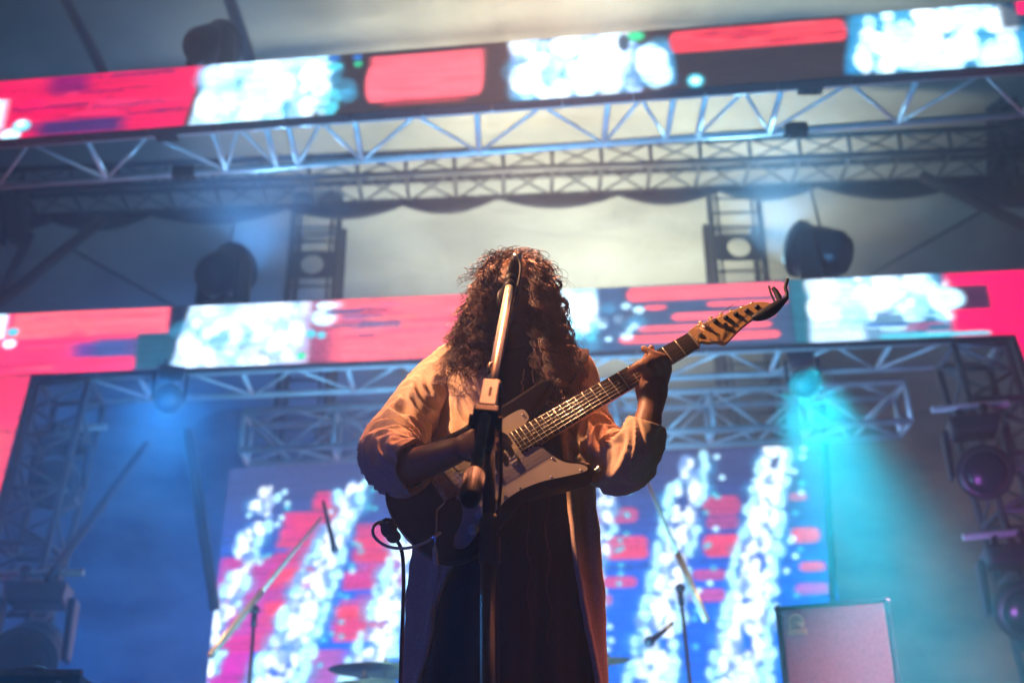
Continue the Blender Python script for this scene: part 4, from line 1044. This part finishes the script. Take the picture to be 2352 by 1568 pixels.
for x, y in ((.226, .050), (.12, .056), (.02, .050), (.004, -.04), (-.045, -.126), (.04, -.108), (.13, -.092), (.20, -.106), (.262, -.127), (.225, -.07)):
    MB().ball(G(x, y, .004), (.0028, .0028, .0028), nu=8, nv=5).build('pickguard_screw', M['chrome'], gt, True)
for x, tilt in ((.150, 0), (.098, 0), (.038, .16)):
    def frp(a, c, z, x=x, tilt=tilt): return G(x + a * math.cos(tilt) - c * math.sin(tilt), a * math.sin(tilt) + c * math.cos(tilt) - (.004 if tilt else 0), z)
    out = [(.009 * math.cos(q) + 0, .034 + .009 * math.sin(q)) for q in np.linspace(0, math.pi, 8)] + [(.009 * math.cos(q), -.034 + .009 * math.sin(q)) for q in np.linspace(math.pi, 2 * math.pi, 8)]
    pk = MB().prism(out, .003, .010, frp).build('pickup', M['cream'], gt)
    pp = MB()
    for k in range(6): pp.lathe(frp(0, -.026 + k * .0104, .009), gz, [(0, .0024), (.0022, .0024)], 8)
    pp.build('pole_piece', M['chrome'], pk)
# bridge, saddles, strings, tremolo arm
br = MB().box(G(-.006, 0, .005), (.034, .070, .004), Matrix((gx, gy, gz)).transposed()).build('bridge', M['chrome'], gt)
sd_ = MB()
for k in range(6):
    sd_.box(G(0, -.026 + k * .0104, .010), (.020, .0085, .006), Matrix((gx, gy, gz)).transposed())
sd_.build('saddle', M['chrome'], br)
sb_ = MB()
for k in range(6): sb_.ball(G(-.017, -.026 + k * .0104, .009), .0032, nu=8, nv=6)
sb_.build('saddle_screw', M['chrome'], br, True)
for k in range(6):
    y0_ = -.026 + k * .0104; y1_ = -.0175 + k * .007
    MB().tube([G(.004, y0_, .014), G(.648, y1_, .0125), G(.675 + k * .024, .016 + k * .002, .006)], .00045 + .00007 * (5 - k), 6).build('string', M['chrome'], gt, True)
MB().tube([G(-.012, -.034, .014), J(1003, 1172, yg - .035), J(1002, 1215, yg - .04), J(998, 1258, yg - .04)], .0022, 8).build('tremolo_arm', M['chrome'], gt, True)
MB().lathe(J(998, 1256, yg - .04), J(1001, 1295, yg - .04) - J(998, 1256, yg - .04), [(0, .003), (.006, .0048), (.022, .0060), (.036, .0052), (.040, .002)], 14).build('tremolo_tip', M['cream'], gt, True)
for x, y in ((.030, -.098), (-.002, -.118), (.062, -.086)):
    kb = MB().lathe(G(x, y, .003), gz, [(0, .0125), (.003, .0125), (.005, .0095), (.014, .0088), (.015, .0075)], 20).build('knob', M['cream'], gt, True)
MB().box(G(.088, -.080, .009), (.004, .004, .014)).build('selector_switch', M['cream'], gt)
# neck, fingerboard, frets, inlays
nk = MB(); xs = np.linspace(.165, .648, 14); vs = []
for x in xs:
    hw = lerp(.0285, .0212, (x - .165) / .483)
    for q in np.linspace(0, math.pi, 9): vs.append(G(x, hw * math.cos(q), -.004 - .021 * math.sin(q)))
    vs.append(G(x, -hw, .001)); vs.append(G(x, hw, .001))
n_ = 11; nk.add(vs, [(i * n_ + k, i * n_ + (k + 1) % n_, (i + 1) * n_ + (k + 1) % n_, (i + 1) * n_ + k) for i in range(len(xs) - 1) for k in range(n_)] + [tuple(range(n_))[::-1], tuple((len(xs) - 1) * n_ + k for k in range(n_))])
neck = nk.build('neck', M['maple'], gt); auto_smooth(neck, 50)
fb = MB(); vs = []
for x in (.176, .648):
    hw = lerp(.0285, .0212, (x - .165) / .483)
    for y, z in ((-hw, .0012), (-hw, .0062), (-hw * .5, .0074), (0, .0078), (hw * .5, .0074), (hw, .0062), (hw, .0012)): vs.append(G(x, y, z))
fb.add(vs, [(k, (k + 1) % 7, 7 + (k + 1) % 7, 7 + k) for k in range(7)] + [tuple(range(7))[::-1], tuple(range(7, 14))])
fbo = fb.build('fingerboard', M['rosewood'], neck)
for k in range(1, 23):
    x = .648 / 2 ** (k / 12)
    hw = lerp(.0285, .0212, (x - .165) / .483)
    MB().tube([G(x, -hw, .0062), G(x, -hw * .5, .0078), G(x, 0, .0082), G(x, hw * .5, .0078), G(x, hw, .0062)], .0009, 6).build('fret', M['boom'], neck, True)
    if k in (3, 5, 7, 9, 12, 15, 17, 19, 21):
        xm = (.648 / 2 ** (k / 12) + .648 / 2 ** ((k - 1) / 12)) / 2
        for yy in ((0,) if k != 12 else (-.012, .012)): MB().lathe(G(xm, yy, .0070), gz, [(0, .0032), (.0014, .0032)], 12).build('inlay', M['cream'], neck)
MB().box(G(.649, 0, .007), (.004, .042, .006), Matrix((gx, gy, gz)).transposed()).build('nut', M['cream'], neck)
# headstock outline from the nut: tuners along the upper edge
def ongp(zx, zy):                       # a point of the guitar's own plane
    d = ray(1270 + .36 * zx, 583 + .36 * zy); q = CAM + d * ((GB - CAM).dot(gz) / d.dot(gz)) - GB
    return (q.dot(gx), q.dot(gy))
hd = closed([(.648, .021), ongp(905, 458), ongp(932, 446), ongp(1000, 420), ongp(1100, 380), ongp(1200, 335), ongp(1280, 308), ongp(1340, 302), ongp(1398, 316), ongp(1365, 348), ongp(1310, 385), ongp(1262, 420),
             ongp(1205, 465), ongp(1155, 515), ongp(1115, 556), ongp(1085, 566), ongp(1040, 556), ongp(990, 562), ongp(945, 556), (.648, -.021)], 5)
hd_o = MB().prism(hd, -.016, -.002, G).build('headstock', M['maple'], gt); bevel(hd_o, .002, 2); auto_smooth(hd_o, 50)
for zx, zy in ((970, 458), (1037, 430), (1103, 406), (1168, 384), (1237, 362), (1302, 338)):
    x, y = ongp(zx, zy)
    tn = MB(); tn.lathe(G(x, y, -.002), gz, [(0, .0062), (.004, .0060), (.005, .0034), (.007, .0030), (.008, .0030)], 14); tnr = tn.build('tuner', M['plastic'], hd_o, True)
    q = MB(); q.tube([G(x, y + .004, -.010), G(x - .001, y + .014, -.010)], .0025, 8); q.ball(G(x - .001, y + .016, -.010), (.0065, .0038, .007), Matrix((gx, gy, gz)).transposed(), 12, 8); q.build('tuner_key', M['chrome'], tnr, True)
x, y = ongp(1100, 455); MB().lathe(G(x, y, -.002), gz, [(0, .005), (.006, .005)], 12).build('string_tree', M['chrome'], hd_o)
x, y = ongp(938, 515); MB().ball(G(x, y, -.001), (.007, .003, .003), Matrix((gx, gy, gz)).transposed(), 10, 6).build('truss_rod_hole', M['plastic'], hd_o, True)
# strap buttons and lower horn hardware
for x, y in ((.291, -.136), (.334, .088), (-.136, .0)):
    MB().lathe(G(x, y, -.022), (gx * (1 if x > 0 else -1)), [(0, .005), (.006, .0035), (.010, .0065), (.013, .0065)], 14).build('strap_button', M['chrome'], gt, True)
# clip-on tuner at the tip of the headstock: dark body, arm and prongs
ct = thing('clip_on_tuner', J(1745, 725, yg), 'dark clip with upright prongs on the tip of the guitar headstock', 'clip tuner')
Z = lambda zx, zy, dy=0.0: J(1270 + .36 * zx, 583 + .36 * zy, yg - .012 + dy)
def prong(pts, rad, nm, n_=10):
    P = spline([Z(*p) for p in pts], 6); rr = np.interp(np.linspace(0, len(rad) - 1, len(P)), range(len(rad)), rad)
    MB().tube(P, list(rr), n_).build(nm, M['plastic'], ct, True)
prong([(1268, 408), (1300, 402), (1345, 385), (1395, 358), (1440, 322), (1472, 298), (1492, 280)], [.004, .010, .0135, .0140, .011, .007, .005], 'clip_body', 14)
prong([(1490, 288), (1492, 250), (1482, 215), (1490, 185), (1497, 160)], [.0048, .0042, .0042, .0042, .0040], 'prong')
prong([(1425, 335), (1408, 290), (1390, 250), (1378, 205)], [.0032, .0026, .0026, .0026], 'prong', 8)
prong([(1455, 312), (1440, 275), (1422, 240), (1402, 216)], [.006, .0068, .0062, .0045], 'prong')
# cable: plug, pale loop round to the strap end, then dark lead to the floor
cb = thing('guitar_cable', J(920, 1300, yg), 'guitar lead looping out pale from the jack and dropping dark to the floor', 'cable')
yc_ = yg - .02
MB().tube([J(1012, 1222, yc_), J(990, 1236, yc_)], .0045, 10).build('plug', M['chrome'], cb, True)
MB().tube(spline([J(992, 1235, yc_), J(965, 1250, yc_), J(925, 1259, yc_), J(885, 1252, yc_), J(860, 1232, yc_), J(857, 1212, yc_), J(868, 1200, yc_ + .02), J(884, 1198, yc_ + .05)], 8), .0034, 8).build('lead', M['cream'], cb, True)
MB().tube(spline([J(888, 1200, yc_ + .05), J(900, 1225, yc_ + .05), J(922, 1262, yc_ + .05), J(927, 1330, yc_ + .05), J(925, 1420, yc_ + .05), J(920, 1568, yc_ + .05), J(915, 1800, yc_ + .05), J(900, 2000, yc_ + .3)], 8), .0042, 8).build('lead', M['plastic'], cb, True)
g = MB(); g.ball(J(893, 1212, yg + .03), (.018, .014, .022)); g.ball(J(904, 1232, yg + .03), (.016, .012, .014)); g.tube([J(880, 1196, yg + .03), J(905, 1228, yg + .03)], .012, 8); g.build('strap_lock', M['plastic'], gt, True)
# strap over the far shoulder
sp = spline([G(.334, .088, -.03), J(1278, 905, 2.655), J(1300, 860, 2.665), J(1330, 815, 2.74), J(1330, 800, 2.86)], 10); vs = []
for i, p in enumerate(sp):
    t = (sp[min(i + 1, len(sp) - 1)] - sp[max(i - 1, 0)]).normalized(); sdv = t.cross(Vector((0, -1, .2))).normalized() * .022
    vs += [p - sdv, p + sdv]
o = MB().add(vs, [(2 * i, 2 * i + 1, 2 * i + 3, 2 * i + 2) for i in range(len(sp) - 1)]).build('strap', M['dress'], gt, True); o.modifiers.new('t', 'SOLIDIFY').thickness = .003

# ------------------------------------------------------------------ the singer's microphone stand
ms = thing('microphone_stand', (J(1128, 1500, 2.32).x, 2.32, 1.45), 'tall microphone stand with a pale boom rising past the guitar to the singer\'s face', 'microphone stand')
ys = 2.30
MB().tube([J(1124, 1300, ys), J(1122, 1010, ys), ], [.0125, .0125], 16).build('upright', M['plastic'], ms, True)
base = J(1124, 1568, ys)
lo = Vector((base.x, ys, 1.47)); MB().tube([J(1124, 1290, ys), lo], [.0165, .0165], 16).build('lower_tube', M['plastic'], ms, True)
MB().lathe(J(1124, 1296, ys), J(1124, 1183, ys) - J(1124, 1296, ys), [(0, .017), (.006, .0205), (.05, .0205), (.055, .0185), (.085, .0185), (.095, .014)], 20).build('height_clutch', M['plastic'], ms, True)
MB().lathe((lo.x, lo.y, 1.45), (0, 0, 1), [(0, .14), (.012, .14), (.022, .12), (.03, .03), (.05, .02)], 36).build('base', M['steel'], ms, True)
# boom: grip at the low end, casting block, tube up to the clip
bq = [J(1079, 1150, 1.98), J(1090, 1075, 2.03), J(1104, 975, 2.12), J(1130, 870, 2.22), J(1170, 658, 2.42)]
def on_boom(a, b_, y): pass
P0, P4 = bq[0], bq[-1]; bd = (P4 - P0)
prj = lambda p: P0 + bd * ((p - P0).dot(bd) / bd.length_squared)
for i in (1, 2, 3): bq[i] = lerp(bq[i], prj(bq[i]), 1.0)
bdn = bd.normalized()
MB().lathe(P0, bdn, [(0, .009), (.001, .0158), (.010, .0168), (.075, .0165), (.080, .0125)], 22).build('grip', M['plastic'], ms, True)
gr = MB()
for k in range(20):
    a = 2 * math.pi * k / 20; u = bdn.orthogonal().normalized(); v = bdn.cross(u); o_ = (u * math.cos(a) + v * math.sin(a)) * .0168
    gr.tube([P0 + bdn * .012 + o_, P0 + bdn * .072 + o_], .0012, 5)
gr.build('grip_rib', M['plastic'], ms, True)
MB().tube([P0 + bdn * .078, P4], [.0102, .0088], 18).build('boom', M['boom'], ms, True)
# block and clutch at the joint
fx = bdn; fz = Vector((0, -1, 0)); fz = (fz - fx * fz.dot(fx)).normalized(); fy = fz.cross(fx); rt = Matrix((fx, fy, fz)).transposed()
blk_c = prj(J(1118, 920, 2.17)); bevel(MB().box(blk_c, (.088, .031, .026), rt).build('joint_block', M['boom'], ms), .002, 2)
lt = MB()
for k, wd in enumerate((.0022, .0022, .0010, .0022, .0016, .0022, .0022)):
    lt.box(blk_c + fz * .0134 + fx * (-.012 + k * .0042) + fy * -.002, (wd, .0055 if k % 2 else .0042, .0006), rt)
lt.build('lettering', M['plastic'], ms)
cl = blk_c - fx * .056; bevel(MB().box(cl + fz * -.004, (.022, .046, .034), rt).build('clutch', M['plastic'], ms), .004, 2)
cy_ = MB(); cy_.lathe(cl - fx * .012 + fy * .0 + fz * -.02, Vector((0, 0, -1)), [(0, .020), (.03, .018), (.045, .013)], 18); cy_.lathe(cl - fz * .02 + fy * .0, fy * 1, [(-.03, .014), (.03, .014)], 14); cy_.build('swivel', M['plastic'], ms, True)
kn = MB(); kc = J(1147, 895, 2.2); kn.lathe(kc - Vector((.016, 0, 0)), (1, 0, .1), [(0, .012), (.012, .015), (.020, .015), (.022, .006)], 14); kn.tube([kc - Vector((.03, 0, 0)), kc], .006, 8); kn.build('wing_screw', M['plastic'], ms, True)
# clip and microphone
cp = MB(); cp.lathe(P4 - bdn * .006, bdn, [(0, .0105), (.012, .012), (.018, .0095), (.03, .008)], 16)
cp.ball(P4 + bdn * .035, (.014, .014, .014), nu=14, nv=8)
mt, mb_ = J(1187, 592, 2.455), J(1163, 700, 2.66)
mx_ = (mb_ - mt).normalized(); cp.tube([mt + mx_ * .05, mt + mx_ * .10], .0165, 16, True); cp.build('microphone_clip', M['plastic'], ms, True)
mcr = thing('microphone', mt, 'black vocal microphone held in the clip before the singer\'s mouth', 'microphone')
mic(mcr, mb_, mt, .026)
MB().lathe(mt - mx_ * .012, mx_, [(0, .0085), (.013, .0085)], 14).build('connector', M['chrome'], mcr, True)
# microphone lead, clipped to the boom and dropping beside the upright
ml = thing('microphone_cable', J(1150, 1100, 2.26), 'thin black microphone lead hanging beside the stand', 'cable')
MB().tube(spline([mt - mx_ * .01, J(1196, 620, 2.44), J(1180, 700, 2.40), J(1160, 780, 2.32), J(1145, 830, 2.255), J(1126, 838, 2.215), J(1124, 858, 2.20), J(1140, 880, 2.235), J(1147, 920, 2.27), J(1150, 1000, 2.275), J(1151, 1090, 2.275), J(1147, 1150, 2.275),
     J(1143, 1250, 2.285), J(1141, 1400, 2.285), J(1141, 1568, 2.285), J(1140, 1850, 2.285)], 8), .0034, 8).build('lead', M['plastic'], ml, True)
MB().tube(spline([J(1137, 832, 2.235), J(1124, 838, 2.21), J(1123, 856, 2.20), J(1134, 868, 2.225)], 8), .0036, 8).build('cable_hook', M['cream'], ml, True)
# ------------------------------------------------------------------ haze
hz = MB().box((0, 8, 6.4), (35, 31, 14.9)).build('haze', None or bpy.data.materials.new('haze'))
m = hz.data.materials[0]; m.use_nodes = True; n = m.node_tree; n.nodes.clear()
out = n.nodes.new('ShaderNodeOutputMaterial'); pv = n.nodes.new('ShaderNodeVolumePrincipled')
pv.inputs['Color'].default_value = (.58, .76, 1, 1); pv.inputs['Density'].default_value = .029; pv.inputs['Anisotropy'].default_value = .5
n.links.new(pv.outputs[0], out.inputs['Volume']); tag(hz, 'thin stage haze filling the air around the portal', None, None, 'stuff')
